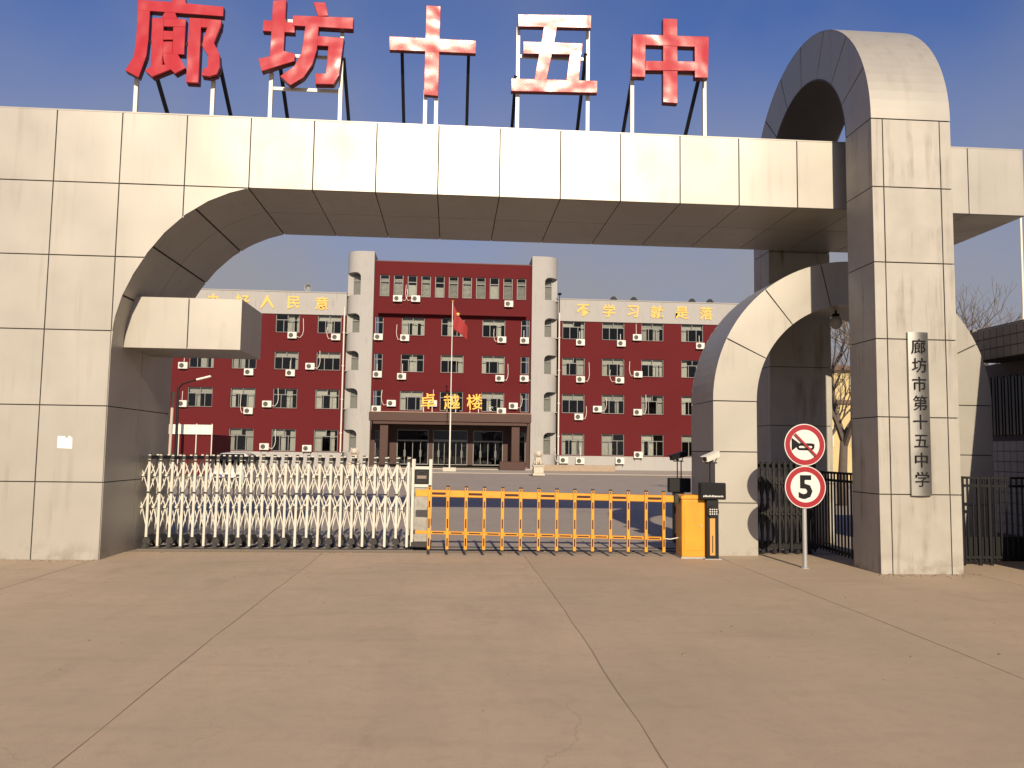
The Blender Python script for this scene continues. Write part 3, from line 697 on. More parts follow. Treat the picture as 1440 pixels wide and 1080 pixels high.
# ------------------------------------------------------------------ school building (parallel to the gateway, 62 m behind it)
YB = 62.0
sb = thing('school_building', 'long dark red school building with grey towers and parapet behind the gateway', 'building', (5.72, YB, 0))
def wall_holes(x0, x1, z0, z1, y, holes, mt, name='wall', depth=.22):
    xs = sorted({x0, x1} | {v for hh in holes for v in hh[:2]}); zs = sorted({z0, z1} | {v for hh in holes for v in hh[2:]})
    bm = BM(); vt = {}
    def V(x, yy, z):
        k = (round(x,3), round(yy,3), round(z,3))
        if k not in vt: vt[k] = bm.verts.new((x, yy, z))
        return vt[k]
    for a, b in zip(xs, xs[1:]):
        for c, d in zip(zs, zs[1:]):
            mx, mz = (a+b)/2, (c+d)/2
            if any(hh[0] < mx < hh[1] and hh[2] < mz < hh[3] for hh in holes): continue
            bm.faces.new((V(a,y,c), V(b,y,c), V(b,y,d), V(a,y,d)))
    for a, b, c, d in holes:
        yy = y+depth
        for p, q in (((a,c),(b,c)), ((b,c),(b,d)), ((b,d),(a,d)), ((a,d),(a,c))):
            bm.faces.new([bm.verts.new(t) for t in ((p[0],y,p[1]), (q[0],y,q[1]), (q[0],yy,q[1]), (p[0],yy,p[1]))])
    return part(name, bm, mt, sb)
WM = {}
def window(x0, x1, z0, z1, y, style='wide', seed=0):
    W, H = round(x1-x0,2), round(z1-z0,2); rng = random.Random(seed*31+7)
    k = (W, H, style)
    if k not in WM:
        b1 = BM(); f = .055
        def hbar(za, zb, xa=-W/2, xb=W/2, yy=0): box(b1, xa, xb, -.03+yy, .03-yy, za, zb)
        def vbar(xc, za, zb, t=f): box(b1, xc-t/2, xc+t/2, -.028, .028, za, zb)
        hbar(0, f); hbar(H-f, H); vbar(-W/2+f/2, f, H-f); vbar(W/2-f/2, f, H-f)
        tr = H*.69
        if style == 'wide':
            hbar(tr-.03, tr+.03, -W/2+f, W/2-f, .002); vbar(0, tr+.03, H-f); vbar(-W*.17, f, tr-.03); vbar(W*.19, f, tr-.03)
        elif style == 'slim': hbar(tr-.03, tr+.03, -W/2+f, W/2-f, .002)
        elif style == 'louvre':
            hbar(tr-.03, tr+.03, -W/2+f, W/2-f, .002)
        fr = finish(b1, 'window', alum)
        b1 = BM(); n = 3 if style == 'wide' else 1
        box(b1, -W/2+f, W/2-f, -.004, .004, f, tr-.031); box(b1, -W/2+f, W/2-f, -.004, .004, tr+.031, H-f)
        WM[k] = (fr, finish(b1, 'pane', wglass), tr)
    fr, pn, tr = WM[k]
    o = put('window', fr, sb, ((x0+x1)/2, y+.13, z0))
    put('pane', pn, o, ((x0+x1)/2, y+.13, z0))
    # curtains / blinds inside
    cx = (x0+x1)/2
    b1 = BM(); any_ = False
    if style == 'louvre':
        n = int(rng.choice((0, 0, 14, 14, 14)))
        for j in range(n): box(b1, x0+.08, x1-.08, y+.30, y+.33, z0+.12+j*(H*.8)/14, z0+.12+(j+.62)*(H*.8)/14); any_ = True
        if n == 0: box(b1, x0+.08, x1-.08, y+.30, y+.31, z0+.1, z0+H*rng.uniform(.45,.66)); any_ = True
    else:
        def cloth(xa, xb, za, zb):
            m_ = max(4, int((xb-xa)/.07)); pts = [(xa+(xb-xa)*j/m_, y+.42+.03*(j%2)+rng.uniform(-.01,.01)) for j in range(m_+1)]
            prism(b1, pts + [(p[0], p[1]+.01) for p in pts[::-1]], za, zb, 'Z')
        r_ = rng.random()
        if W > 1.2:
            if r_ < .72:
                a = rng.uniform(-.28, .18); cloth(cx+a*W, cx+(a+rng.uniform(.18,.32))*W, z0+.06, z0+H*.97); any_ = True
            if rng.random() < .45: cloth(x0+.05, x0+W*rng.uniform(.14,.3), z0+.06, z0+H*.97); any_ = True
            if rng.random() < .45: cloth(x1-W*rng.uniform(.12,.26), x1-.05, z0+.06, z0+H*.97); any_ = True
            if rng.random() < .8:
                b = rng.choice((.5, 1.0, 1.0)); box(b1, x0+.08, x0+.08+(W-.16)*b, y+.36, y+.37, z0+tr+.05, z0+H-.06); any_ = True
        elif r_ < .25: cloth(x0+.06, x0+W*.5, z0+.06, z0+H*.5); any_ = True
    if any_: part('curtain', b1, curtain, o)
    else: b1.free()
    # sill
    b1 = BM(); box(b1, x0-.04, x1+.04, y-.05, y+.10, z0-.05, z0-.002); part('sill', b1, greywall if False else redwall, o)
    return o
ROWZ = [(1.33,3.29), (5.14,6.89), (8.60,10.22), (11.93,13.58)]
LC = [(-17.48,-15.35), (-13.78,-11.65), (-10.08,-7.98), (-6.38,-4.28)]
RC = [(15.78,17.85), (19.46,21.53), (23.12,25.2), (26.87,28.95)]
sd_ = 1
for cols, xa, xb in ((LC, -24.0, -3.86), (RC, 15.36, 34.0)):
    holes = [(a, b, c, d) for a, b in cols for c, d in ROWZ]
    wall_holes(xa, xb, 1.27, 13.575, YB, holes, redwall)
    for a, b, c, d in holes: window(a, b, c, d, YB, 'wide', sd_); sd_ += 1
    b1 = BM(); box(b1, xa, xb, YB-.09, YB+.4, 13.585, 15.58); pp = part('parapet', b1, greywall, sb)
    b1 = BM(); box(b1, xa-.0, xb+.0, YB-.14, YB+.45, 15.582, 15.66); part('coping', b1, greywall, pp)
    b1 = BM(); box(b1, xa, xb, YB-.07, YB+.3, 0, 1.268); part('plinth', b1, greywall, sb)
    b1 = BM(); box(b1, xa+.02, xb-.02, YB+5.0, YB+5.2, 0, 15.0); box(b1, xa+.02, xb-.02, YB+.42, YB+5.0, 13.70, 13.9)
    for zf in (4.1, 7.7, 11.1): box(b1, xa+.02, xb-.02, YB+.25, YB+5.0, zf, zf+.15)
    part('rooms', b1, interior, sb)
for xe in (-24.0, 34.0):
    b1 = BM(); box(b1, xe-.2 if xe < 0 else xe, xe if xe < 0 else xe+.2, YB, YB+5.2, 0, 15.58); part('end_wall', b1, redwall, sb)
# centre block
CC = [(1.12,3.17), (4.70,6.76), (8.43,10.5)]; SC = [(-1.27,-.53), (11.97,12.73)]
tops = [(-.52-.0+i*1.2245, -.52+.83+i*1.2245) for i in range(11)]
tops = [(-.93+i*1.246, -.93+.84+i*1.246) for i in range(11)]
holes = [(a, b, c, d) for a, b in CC+SC for c, d in ROWZ[1:]]
door = (.95, 10.45, .30, 3.45)
wall_holes(-1.42, 12.88, 4.95, 13.78, YB, holes, redwall)
for a, b, c, d in holes: window(a, b, c, d, YB, 'wide' if b-a > 1.2 else 'slim', sd_); sd_ += 1
th = [(a, b, 15.45, 17.42) for a, b in tops]
wall_holes(-1.42, 12.88, 13.78, 18.62, YB-.02, th, redwall)
for a, b, c, d in th: window(a, b, c, d, YB-.02, 'louvre', sd_); sd_ += 1
b1 = BM(); box(b1, -1.0, 12.4, YB-.62, YB-.025, 13.80, 14.22); part('ledge', b1, redwall, sb)
b1 = BM(); box(b1, -1.42, 12.88, YB-.06, YB+5.2, 18.625, 18.72); part('roof', b1, mat('roof felt', (.13,.05,.045), rough=.9), sb)
b1 = BM(); box(b1, -1.4, 12.86, YB+5.0, YB+5.2, 0, 18.6)
for zf in (4.1, 7.7, 11.1, 14.4): box(b1, -1.4, 12.86, YB+.25, YB+5.0, zf, zf+.15)
part('rooms', b1, interior, sb)
# towers with round outer corner and arched openings
for side in (-1, 1):
    cxm = 5.725
    def mx(x): return x if side < 0 else 2*cxm - x
    yf, rr = YB-.55, 1.35
    outer, inner = -3.9, -1.424
    plan = [(mx(inner), yf)] + [(mx(outer+rr-rr*math.sin(a)), yf+rr-rr*math.cos(a)) for a in [math.pi/2*k/14 for k in range(15)]] + [(mx(outer), YB+3), (mx(inner), YB+3)]
    b1 = BM(); prism(b1, plan, 0, 19.42, 'Z'); tw = part('tower', b1, greywall, sb)
    cut = BM()
    TW = [(1.35,3.32), (5.2,7.0), (8.62,10.36), (12.0,13.75), (15.42,17.5)]
    for c, d in TW:
        xa, xb = -3.62, -2.60
        xr = (xb-xa)/2
        prof = [(mx(xa-.6), c), (mx(xb), c)] + [(mx((xa+xb)/2+xr*math.cos(t)), d-.42+.42*math.sin(t)) for t in [math.pi/2*k/6 for k in range(7)]] + [(mx(xa-.6), d)]
        prism(cut, prof, yf-.5, yf+1.0)
    bmesh.ops.recalc_face_normals(cut, faces=cut.faces)
    cm = bpy.data.meshes.new('cut'); cut.to_mesh(cm); cut.free(); co = bpy.data.objects.new('cut', cm); C.objects.link(co)
    md = tw.modifiers.new('b', 'BOOLEAN'); md.object = co; md.operation = 'DIFFERENCE'; md.solver = 'EXACT'
    co.location = (0,0,0); bpy.context.view_layer.update()
    nm = bpy.data.meshes.new_from_object(tw.evaluated_get(bpy.context.evaluated_depsgraph_get()))
    tw.modifiers.clear(); tw.data = nm; bpy.data.objects.remove(co)
    for c, d in TW:
        x0_, x1_ = sorted((mx(-3.35), mx(-2.60)))
        window(x0_, x1_, c+.02, d-.05, yf+.78, 'slim', sd_); sd_ += 1
    for c, d in TW:
        b1 = BM(); x0_, x1_ = sorted((mx(-4.0), mx(-2.55))); box(b1, x0_+.12 if side<0 else x0_, x1_ if side<0 else x1_-.12, yf+.55, yf+1.0, c-.06, c); part('opening_sill', b1, greywall, tw)
    # downpipe beside the tower
    x = mx(-4.0); b1 = BM(); tube(b1, [(x,YB-.2,1.3),(x,YB-.2,14.3)], .07, 8); dpn = part('downpipe', b1, pipewhite, sb)
    for z in (3, 6, 9, 12): b1 = BM(); box(b1, x-.1, x+.1, YB-.29, YB-.02, z-.04, z+.04); part('pipe_clip', b1, pipewhite, dpn)
    if side > 0:
        b1 = BM(); tube(b1, [(x,YB-.2,14.3),(x,YB-.2,16.0)], .035, 6); ball(b1, (x,YB-.2,16.05), .2, .2, .13, 10); part('roof_beacon', b1, black, dpn)
# ground floor: stone front, doors, canopy
wall_holes(-1.42, 12.88, 0, 4.95, YB-.01, [(.95,3.75,.30,3.4), (4.15,7.25,.30,3.4), (7.75,10.45,.30,3.4), (-1.0,-.1,.6,3.3), (11.6,12.5,.6,3.3)], brownstone, 'entrance_wall', .3)
for i, (a, b) in enumerate(((.95,3.75), (4.15,7.25), (7.75,10.45))):
    b1 = BM(); y = YB+.1
    for x in (a+.03, b-.03): box(b1, x-.03, x+.03, y-.04, y+.04, .30, 3.4)
    box(b1, a+.06, b-.06, y-.06, y+.04, 2.38, 2.50 if i != 1 else 2.56); box(b1, a+.06, b-.06, y-.04, y+.04, 3.34, 3.4)
    k = 3 if i == 1 else 2
    for j in range(1, k*2):
        x = a+(b-a)*j/(k*2); box(b1, x-.022, x+.022, y-.035, y+.03, .33, 2.379)
    box(b1, a+.06, b-.06, y-.035, y+.035, .30, .37)
    dr = part('door', b1, mat('door aluminium', (.2,.195,.185), rough=.4, metal=.4), sb)
    b1 = BM(); box(b1, a+.06, b-.06, y-.004, y+.004, .37, 2.38); box(b1, a+.06, b-.06, y-.004, y+.004, 2.56, 3.34); part('pane', b1, dglass, dr)
    for j in range(k):
        x = a+(b-a)*(j+.5)/k
        b1 = BM(); tube(b1, [(x-.07,y-.07,1.0),(x-.07,y-.07,1.6)], .02, 6); tube(b1, [(x+.07,y-.07,1.0),(x+.07,y-.07,1.6)], .02, 6); part('handle', b1, galv, dr)
for a, b in ((-1.0,-.1), (11.6,12.5)): window(a, b, .6, 3.3, YB-.01, 'slim', sd_); sd_ += 1
b1 = BM(); box(b1, -1.25, 12.66, 58.5, YB-.012, 4.05, 4.80); cn = part('canopy', b1, brownstone, sb, .03)
b1 = BM(); box(b1, -.9, 12.3, 58.62, YB-.012, 3.80, 4.049); part('canopy_beam', b1, brownstone, cn)
b1 = BM(); box(b1, -1.27, 12.68, 58.47, 58.56, 4.81, 4.86); part('canopy_trim', b1, mat('pale stone trim', (.36,.25,.19), rough=.6), cn)
for x in (.03, 11.34):
    b1 = BM(); box(b1, x-.36, x+.36, 58.9, 59.6, .30, 3.80); cl = part('column', b1, brownstone, sb, .03)
    b1 = BM(); box(b1, x-.45, x+.45, 58.82, 59.68, .30, .62); part('column_base', b1, brownstone, cl)
for i in range(3):
    b1 = BM(); box(b1, -.6-.3*i, 12.0+.3*i, 57.6-.38*i, YB-.02, .031 if i == 2 else .30-.1*i-.0, .30-.09*i); part('step', b1, mat('step granite', (.36,.31,.26), rough=.8, mott=.4), sb)
# low stone screens beside the steps
b1 = BM(); box(b1, 9.8, 11.9, 55.6, 56.2, .03, .75); tag(part('stone_bench', b1, brownstone, None, .03), 'low brown stone block beside the entrance steps, left of the visible stone lion', 'stone block')
b1 = BM(); box(b1, 13.3, 19.2, 54.5, 55.0, .03, .55); tag(part('planter_wall', b1, mat('planter brick', (.33,.25,.18), rough=.9, mott=.5, mscale=3), None, .03), 'low tan planter wall in front of the right wing', 'planter')

# painted slogan on the parapets
for s, xs in (('办好人民意', [-15.5,-13.05,-10.85,-8.55,-6.05]), ('不学习就是落', [17.65,20.05,22.3,24.55,26.9,29.2])):
    for ch, x in zip(s, xs): put('parapet_character', text_mesh(ch, 1.25, .03, yellowpaint, .022, 1), sb, (x, YB-.125, 14.62))

# gold standing characters on the canopy
for i, (ch, x) in enumerate(zip('卓越楼', (3.74, 5.76, 7.72))):
    t = thing('canopy_character', 'gold standing character %s on the entrance canopy, %s of three' % (ch, ('left', 'middle', 'right')[i]), 'sign character', (x, 58.6, 4.8), 'gold characters on the canopy')
    put('face', text_mesh(ch, 1.42, .05, gold, .012, 2), t, (x, 58.58, 5.80), (0, R(-5), 0))
    for dx in (-.38, .36):
        b1 = BM(); box(b1, x+dx-.03, x+dx+.03, 58.66, 58.72, 4.8, 6.3 if i == 2 else 5.7); part('leg', b1, pipewhite, t)

# ------------------------------------------------------------------ air conditioners
b1 = BM(); box(b1, -.40, .40, -.30, 0, -.29, .29); ac_body = finish(b1, 'casing', acwhite, .02)
b1 = BM(); lathe(b1, [(.205,-.006),(.205,-.018),(.19,-.02)], (-.1,-.30,.0), 20, 'Y'); ac_fan = finish(b1, 'fan', black)
b1 = BM()
for k in range(3): strip(b1, [(-.1+(.05+.055*k)*math.cos(2*math.pi*j/20), (.05+.055*k)*math.sin(2*math.pi*j/20)) for j in range(21)], [(-.1+(.062+.055*k)*math.cos(2*math.pi*j/20), (.062+.055*k)*math.sin(2*math.pi*j/20)) for j in range(21)], -.332, -.325)
ac_grille = finish(b1, 'grille', mat('grille grey', (.25,.24,.22), rough=.5))
b1 = BM(); box(b1, -.02, .02, -.33, .02, -.33, -.292); box(b1, -.02, .02, -.02, .02, -.55, -.33)
ac_br = finish(b1, 'bracket', mat('rusty bracket', (.12,.08,.06), rough=.8))
ACS = {
 'left wing': [(-8.55,11.65),(-4.71,11.58),(-17.92,8.74),(-12.22,8.28),(-8.6,8.27),(-6.89,8.9),(-17.84,5.37),(-12.13,4.84),(-10.54,5.47),(-10.61,1.71),(-6.91,1.61)],
 'centre block': [(.7,15.22),(2.33,15.24),(10.78,15.0),(-.93,11.69),(1.43,11.66),(10.19,11.69),(12.26,11.66),(-.93,8.3),(1.23,8.16),(10.06,8.16),(12.28,8.18),(.38,5.73),(-.85,5.19),(4.05,5.78),(11.32,5.68),(10.19,5.13)],
 'right wing': [(17.4,11.62),(21.19,11.61),(22.66,12.2),(28.58,11.55),(17.43,8.22),(21.05,8.22),(22.75,8.79),(17.3,4.8),(18.99,5.53),(22.72,5.31),(15.95,.86),(17.42,.82),(21.07,.87),(22.76,1.43)]}
FL = [(0,3.5,'ground'), (3.5,7.2,'second'), (7.2,10.6,'third'), (10.6,14,'fourth'), (14,19,'top')]
ORD = ['first', 'second', 'third', 'fourth', 'fifth', 'sixth', 'seventh']
rng = random.Random(11)
for blk, lst in ACS.items():
    for lo, hi, fl in FL:
        row = sorted(p for p in lst if lo <= p[1] < hi)
        for i, (x, z) in enumerate(row):
            pos = 'the only one there' if len(row) == 1 else ORD[i] + ' from the left'
            yw = YB - .33 if z < 14 else YB - .36
            if z < 2: yw -= .08
            on_canopy = blk == 'centre block' and z < 5.3
            if on_canopy: yw, z = 60.6, 4.82+.32
            t = thing('air_conditioner', 'white air conditioner on the %s, %s floor, %s' % (blk, fl, pos), 'air conditioner', (x, yw, z), 'air conditioners on the school front')
            put('casing', ac_body, t, (x, yw+.31, z)); put('fan', ac_fan, t, (x, yw+.31, z)); put('grille', ac_grille, t, (x, yw+.31, z))
            if not on_canopy: put('bracket', ac_br, t, (x-.3, yw+.31, z)); put('bracket', ac_br, t, (x+.3, yw+.31, z))
            if not on_canopy and rng.random() < .85:
                sx = rng.choice((-1, 1, 1)); u = rng.uniform(.55, .95); hgt = rng.uniform(.9, 1.7)
                if rng.random() < .35: pth = [(x-.05*sx, yw+.2, z+.28), (x-.05*sx, yw+.27, z+.28+hgt*.6)]
                else: pth = [(x+sx*.40, yw+.15, z-.1), (x+sx*(.40+.3*u), yw+.2, z-.18), (x+sx*(.4+.5*u), yw+.26, z+.1), (x+sx*(.42+.56*u), yw+.27, z+.5), (x+sx*(.42+.5*u), yw+.28, z+hgt)]
                b1 = BM(); tube(b1, pth, .028, 5); part('pipe', b1, pipewhite, t)

# floodlights and loudspeaker on the parapets
for x, lab in ((20.5,'leftmost of four on the right wing'), (22.4,'second of four on the right wing'), (27.9,'third of four on the right wing'), (29.6,'rightmost of four on the right wing')):
    t = thing('floodlight', 'small dark floodlight on the parapet, ' + lab, 'floodlight', (x, YB+.1, 15.66), 'floodlights on the right parapet')
    b1 = BM(); prism(b1, [(x-.35,15.72),(x+.35,15.70),(x+.1,16.0),(x-.15,15.98)], YB-.1, YB+.15); part('housing', b1, black, t)
    b1 = BM(); box(b1, x-.04, x+.04, YB+.0, YB+.06, 15.655, 15.74); part('foot', b1, galv, t)
t = thing('loudspeaker', 'round dark loudspeaker on the left wing parapet beside the tower', 'loudspeaker', (-7.34, YB+.1, 15.66))
b1 = BM(); lathe(b1, [(.08,.4),(.16,.15),(.30,-.1),(.36,-.15),(.28,-.12),(.1,.1)], (-7.34,YB+.1,16.05), 16, 'Y'); part('horn', b1, mat('grey horn', (.2,.2,.21), rough=.5), t)
b1 = BM(); box(b1, -7.38, -7.3, YB+.1, YB+.16, 15.655, 15.85); part('stand', b1, black, t)

# ------------------------------------------------------------------ flagpole and flag
FX, FY = 5.70, 50.0
t = thing('flagpole', 'tall thin white flagpole in front of the school entrance', 'flagpole', (FX, FY, 0))
b1 = BM(); tube(b1, [(FX,FY,.03),(FX,FY,4.4)], .055, 10); tube(b1, [(FX,FY,4.4),(FX,FY,12.9)], .04, 8, .03); part('pole', b1, white, t)
b1 = BM(); ball(b1, (FX,FY,12.95), .09, .09, .09, 10); part('finial', b1, gold, t)
b1 = BM(); box(b1, FX-.5, FX+.5, FY-.5, FY+.5, .025, .32); part('plinth', b1, stone, t, .03)
b1 = BM(); NU, NV = 14, 10; gr = []
for i in range(NU+1):
    u = i/NU; col = []
    for j in range(NV+1):
        v = j/NV
        x = FX + .05 + 1.15*u*(0.55+.45*u) + .05*math.sin(9*u+2*v); y = FY + .16*math.sin(7*u + 1.2*v)*(.2+u)
        z = 12.65 - 1.85*v*(1-.52*u) - 1.75*u*(.75+.25*u)
        col.append(b1.verts.new((x, y, z)))
    gr.append(col)
for i in range(NU):
    for j in range(NV): b1.faces.new((gr[i][j], gr[i+1][j], gr[i+1][j+1], gr[i][j+1]))
flag = part('flag', b1, flagred, None, smooth=True)
sm = flag.modifiers.new('s', 'SOLIDIFY'); sm.thickness = .01
tag(flag, 'limp red flag with yellow star hanging from the top of the flagpole', 'flag')
b1 = BM()
pts = [(FX+.42+.17*(1 if k % 2 == 0 else .4)*math.sin(math.pi*k/5), 11.95+.17*(1 if k % 2 == 0 else .4)*math.cos(math.pi*k/5)) for k in range(10)]
prism(b1, pts, FY-.16, FY-.15); st = part('star', b1, yellowpaint, flag)

# ------------------------------------------------------------------ stone lions
def lion(x, y, label):
    t = thing('stone_lion', label, 'statue', (x, y, .03), 'stone guardian lions at the entrance')
    b1 = BM(); box(b1, x-.40, x+.40, y-.45, y+.45, .03, .18); box(b1, x-.33, x+.33, y-.38, y+.38, .18, .62); box(b1, x-.38, x+.38, y-.43, y+.43, .62, .72); part('pedestal', b1, stone, t, .02)
    b1 = BM()
    for c, r in (((0,.12,.98),(.27,.3,.27)), ((0,-.02,1.16),(.23,.2,.26)), ((0,-.1,1.42),(.24,.24,.24)), ((0,-.27,1.38),(.13,.12,.12)), ((-.15,-.2,.90),(.075,.085,.22)), ((.15,-.2,.90),(.075,.085,.22)),
                 ((-.15,-.28,.77),(.085,.11,.06)), ((.15,-.28,.77),(.085,.11,.06)), ((-.22,.1,.85),(.12,.2,.15)), ((.22,.1,.85),(.12,.2,.15)), ((-.19,-.05,1.6),(.06,.05,.07)), ((.19,-.05,1.6),(.06,.05,.07)),
                 ((0,.38,1.1),(.08,.08,.22)), ((-.2,-.02,1.38),(.11,.15,.18)), ((.2,-.02,1.38),(.11,.15,.18))):
        ball(b1, (x+c[0], y+c[1], c[2]+.02), *r, 12)
    o = part('lion_body', b1, stone, t, smooth=True)
    rm = o.modifiers.new('r', 'REMESH'); rm.mode = 'VOXEL'; rm.voxel_size = .03; rm.use_smooth_shade = True
lion(11.55, 42.0, 'pale stone lion on a pedestal right of the entrance steps')
lion(-.45, 42.0, 'pale stone lion behind the folding gate, left of the entrance')

# ------------------------------------------------------------------ white car behind the folding gate
CXc, CYc = -3.12, 21.5
cr = thing('parked_car', 'small white car parked in the yard behind the white folding gate', 'car', (CXc, CYc, 0))
carpaint = mat('white car paint', (.62,.61,.58), rough=.25, coat=.4)
def loft(bm, secs):
    rings = []
    for y, pts in secs: rings.append([bm.verts.new((CXc+a, CYc+y, b)) for a, b in pts])
    n = len(rings[0])
    for i in range(len(rings)-1):
        for j in range(n): bm.faces.new((rings[i][j], rings[i][(j+1)%n], rings[i+1][(j+1)%n], rings[i+1][j]))
    bm.faces.new(rings[0]); bm.faces.new(rings[-1])
def sect(wb, wt, z0, z1): return [(-wb*.96,z0),(-wb,z0+.15),(-wb,(z0+z1)/2),(-wt,z1-.04),(-wt*.85,z1),(wt*.85,z1),(wt,z1-.04),(wb,(z0+z1)/2),(wb,z0+.15),(wb*.96,z0)]
b1 = BM(); loft(b1, [(0,sect(.6,.56,.3,.62)),(.12,sect(.68,.64,.2,.76)),(.6,sect(.70,.66,.2,.88)),(2.6,sect(.70,.67,.2,.92)),(2.9,sect(.66,.62,.28,.85))]); body = part('body', b1, carpaint, cr, .01)
b1 = BM(); loft(b1, [(.55,sect(.64,.62,.84,.89)),(1.05,sect(.63,.54,.84,1.36)),(1.9,sect(.63,.54,.84,1.40)),(2.75,sect(.62,.55,.84,1.30)),(2.85,sect(.62,.58,.84,.95))]); part('cabin', b1, carpaint, cr, .01)
b1 = BM(); v = [b1.verts.new(p) for p in ((CXc-.56,CYc+.56,.93),(CXc+.56,CYc+.56,.93),(CXc+.46,CYc+.97,1.31),(CXc-.46,CYc+.97,1.31))]; b1.faces.new(v)
bmesh.ops.translate(b1, verts=b1.verts, vec=(0,-.012,.03)); part('windscreen', b1, mat('car glass', (.012,.013,.015), rough=.08), cr)
for s in (-1, 1):
    b1 = BM(); prism(b1, [(CYc+1.05,.93),(CYc+2.5,.93),(CYc+2.35,1.25),(CYc+1.25,1.28)], CXc+s*.66, CXc+s*.60, 'X'); part('side_window', b1, MT['car glass'], cr)
    b1 = BM(); ball(b1, (CXc+s*.48,CYc+.06,.60), .13, .07, .07, 10); part('headlight', b1, mat('headlamp', (.5,.5,.5), rough=.15), cr, smooth=True)
    b1 = BM(); box(b1, CXc+s*.78-.06, CXc+s*.78+.06, CYc+.72, CYc+.8, .93, 1.04); part('mirror', b1, black, cr, .01)
    for yy in (.5, 2.35):
        b1 = BM(); lathe(b1, [(.2,-.08),(.27,-.07),(.27,.07),(.2,.08)], (CXc+s*.62,CYc+yy,.27), 18, 'X'); wl = part('wheel', b1, rubber, cr)
        b1 = BM(); lathe(b1, [(.17,s*.082),(.17,s*.09),(.05,s*.1)], (CXc+s*.62,CYc+yy,.27), 14, 'X'); part('rim', b1, galv, wl)
b1 = BM(); box(b1, CXc-.52, CXc+.52, CYc-.02, CYc+.02, .22, .40); part('grille', b1, black, cr, .01)
b1 = BM(); box(b1, CXc-.2, CXc+.2, CYc-.035, CYc-.022, .42, .52); part('number_plate', b1, mat('blue plate', (.03,.06,.3), rough=.4), cr)

# ------------------------------------------------------------------ red shed and street lamp at the left
sh = thing('red_shed', 'low red walled shed with white corrugated edge left in the yard', 'shed', (-9.2, 36, 0))
b1 = BM(); box(b1, -12.5, -7.55, 35.2, 39, 0, 2.30); part('wall', b1, redwall, sh)
b1 = BM(); x = -12.5
while x < -7.6: prism(b1, [(x,2.302),(x+.13,2.302),(x+.13,2.84),(x,2.84)], 35.06, 35.12); prism(b1, [(x+.13,2.302),(x+.26,2.302),(x+.26,2.84),(x+.13,2.84)], 35.10, 35.16); x += .26
part('corrugated_edge', b1, white, sh)
for x in (-9.4, -8.45, -7.6): b1 = BM(); tube(b1, [(x,35.15,0),(x,35.15,2.9)], .03, 6); part('post', b1, white, sh)
sl = thing('street_lamp', 'dark street lamp with upward arm above the red shed', 'street lamp', (-9.15, 34, 0))
b1 = BM(); tube(b1, [(-9.15,34,0),(-9.17,34,4.4),(-9.18,34,4.85)], .085, 8, .06); part('pole', b1, black, sl)
b1 = BM(); tube(b1, [(-9.18,34,4.75),(-8.95,34,5.03),(-8.6,34,5.16),(-8.2,34,5.28)], .05, 6, .04); part('arm', b1, black, sl)
b1 = BM(); bar(b1, (-8.22,34,5.28), (-7.45,34,5.49), .10, .22, (0,1,0)); part('lamp_head', b1, white, sl, .02)

# ------------------------------------------------------------------ gatehouse at the right, tiles on its side
gh = thing('gatehouse', 'dark tiled gatehouse with barred window at the right edge beyond the picket gate', 'building', (15.6, -2, 0))
HY0, HY1 = -6.5, 1.62
b1 = BM(); box(b1, 14.92, 22, -1.1, HY1, 3.26, 3.80); part('canopy', b1, joint, gh)
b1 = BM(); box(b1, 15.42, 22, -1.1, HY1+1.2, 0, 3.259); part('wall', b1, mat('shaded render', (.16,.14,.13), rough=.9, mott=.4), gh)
b1 = BM(); prism(b1, [(14.02,0),(22,0),(22,4.35),(14.59,4.35)], HY0, -1.15); part('added_shadow_wall', b1, tile, gh)  # unseen wall, added with a slanted edge to shade the low arch's right leg
b1 = BM(); box(b1, 14.9, 14.98, HY1-.04, HY1+.04, 3.2, 3.84); box(b1, 15.0, 22, -1.1, HY1, 3.80, 3.84); part('canopy_coping', b1, tile, gh)
b1 = BM(); box(b1, -.009, .009, -.077, .077, 0, .168); tm = finish(b1, 'tile', tile, .003)
b1 = BM(); box(b1, -.009, .009, -.077, .077, 0, .168); tml = finish(b1, 'tile', tilelight, .003)
y = -1.2
while y < HY1-.09:
    for k in range(3): put('tile', tm, gh, (14.912, y+.085, 3.27+k*.178))
    y += .166
y = -.9
while y < HY1+1.1:
    for k in range(9): put('tile', tml, gh, (15.412, y+.085, .30+k*.178))
    y += .166
b1 = BM(); box(b1, 15.395, 15.41, -.8, 1.9, 2.0, 3.0); wn = part('window', b1, mat('dark window', (.02,.018,.018), rough=.15), gh)
for k in range(16): b1 = BM(); y = -.75+k*.17; tube(b1, [(15.36,y,1.98),(15.36,y,3.02)], .012, 5); part('window_bar', b1, black, wn)
an = thing('antenna_pole', 'slim white pole on the gatehouse roof below the end of the beam', 'pole', (15.75, 1.45, 3.8))
b1 = BM(); tube(b1, [(15.75,1.45,3.84),(15.755,1.45,4.15)], .03, 8); tube(b1, [(15.755,1.45,4.15),(15.77,1.45,6.3)], .022, 8); part('pole', b1, white, an)
b1 = BM(); box(b1, 15.7, 15.8, 1.4, 1.5, 3.841, 3.87); part('foot', b1, black, an)

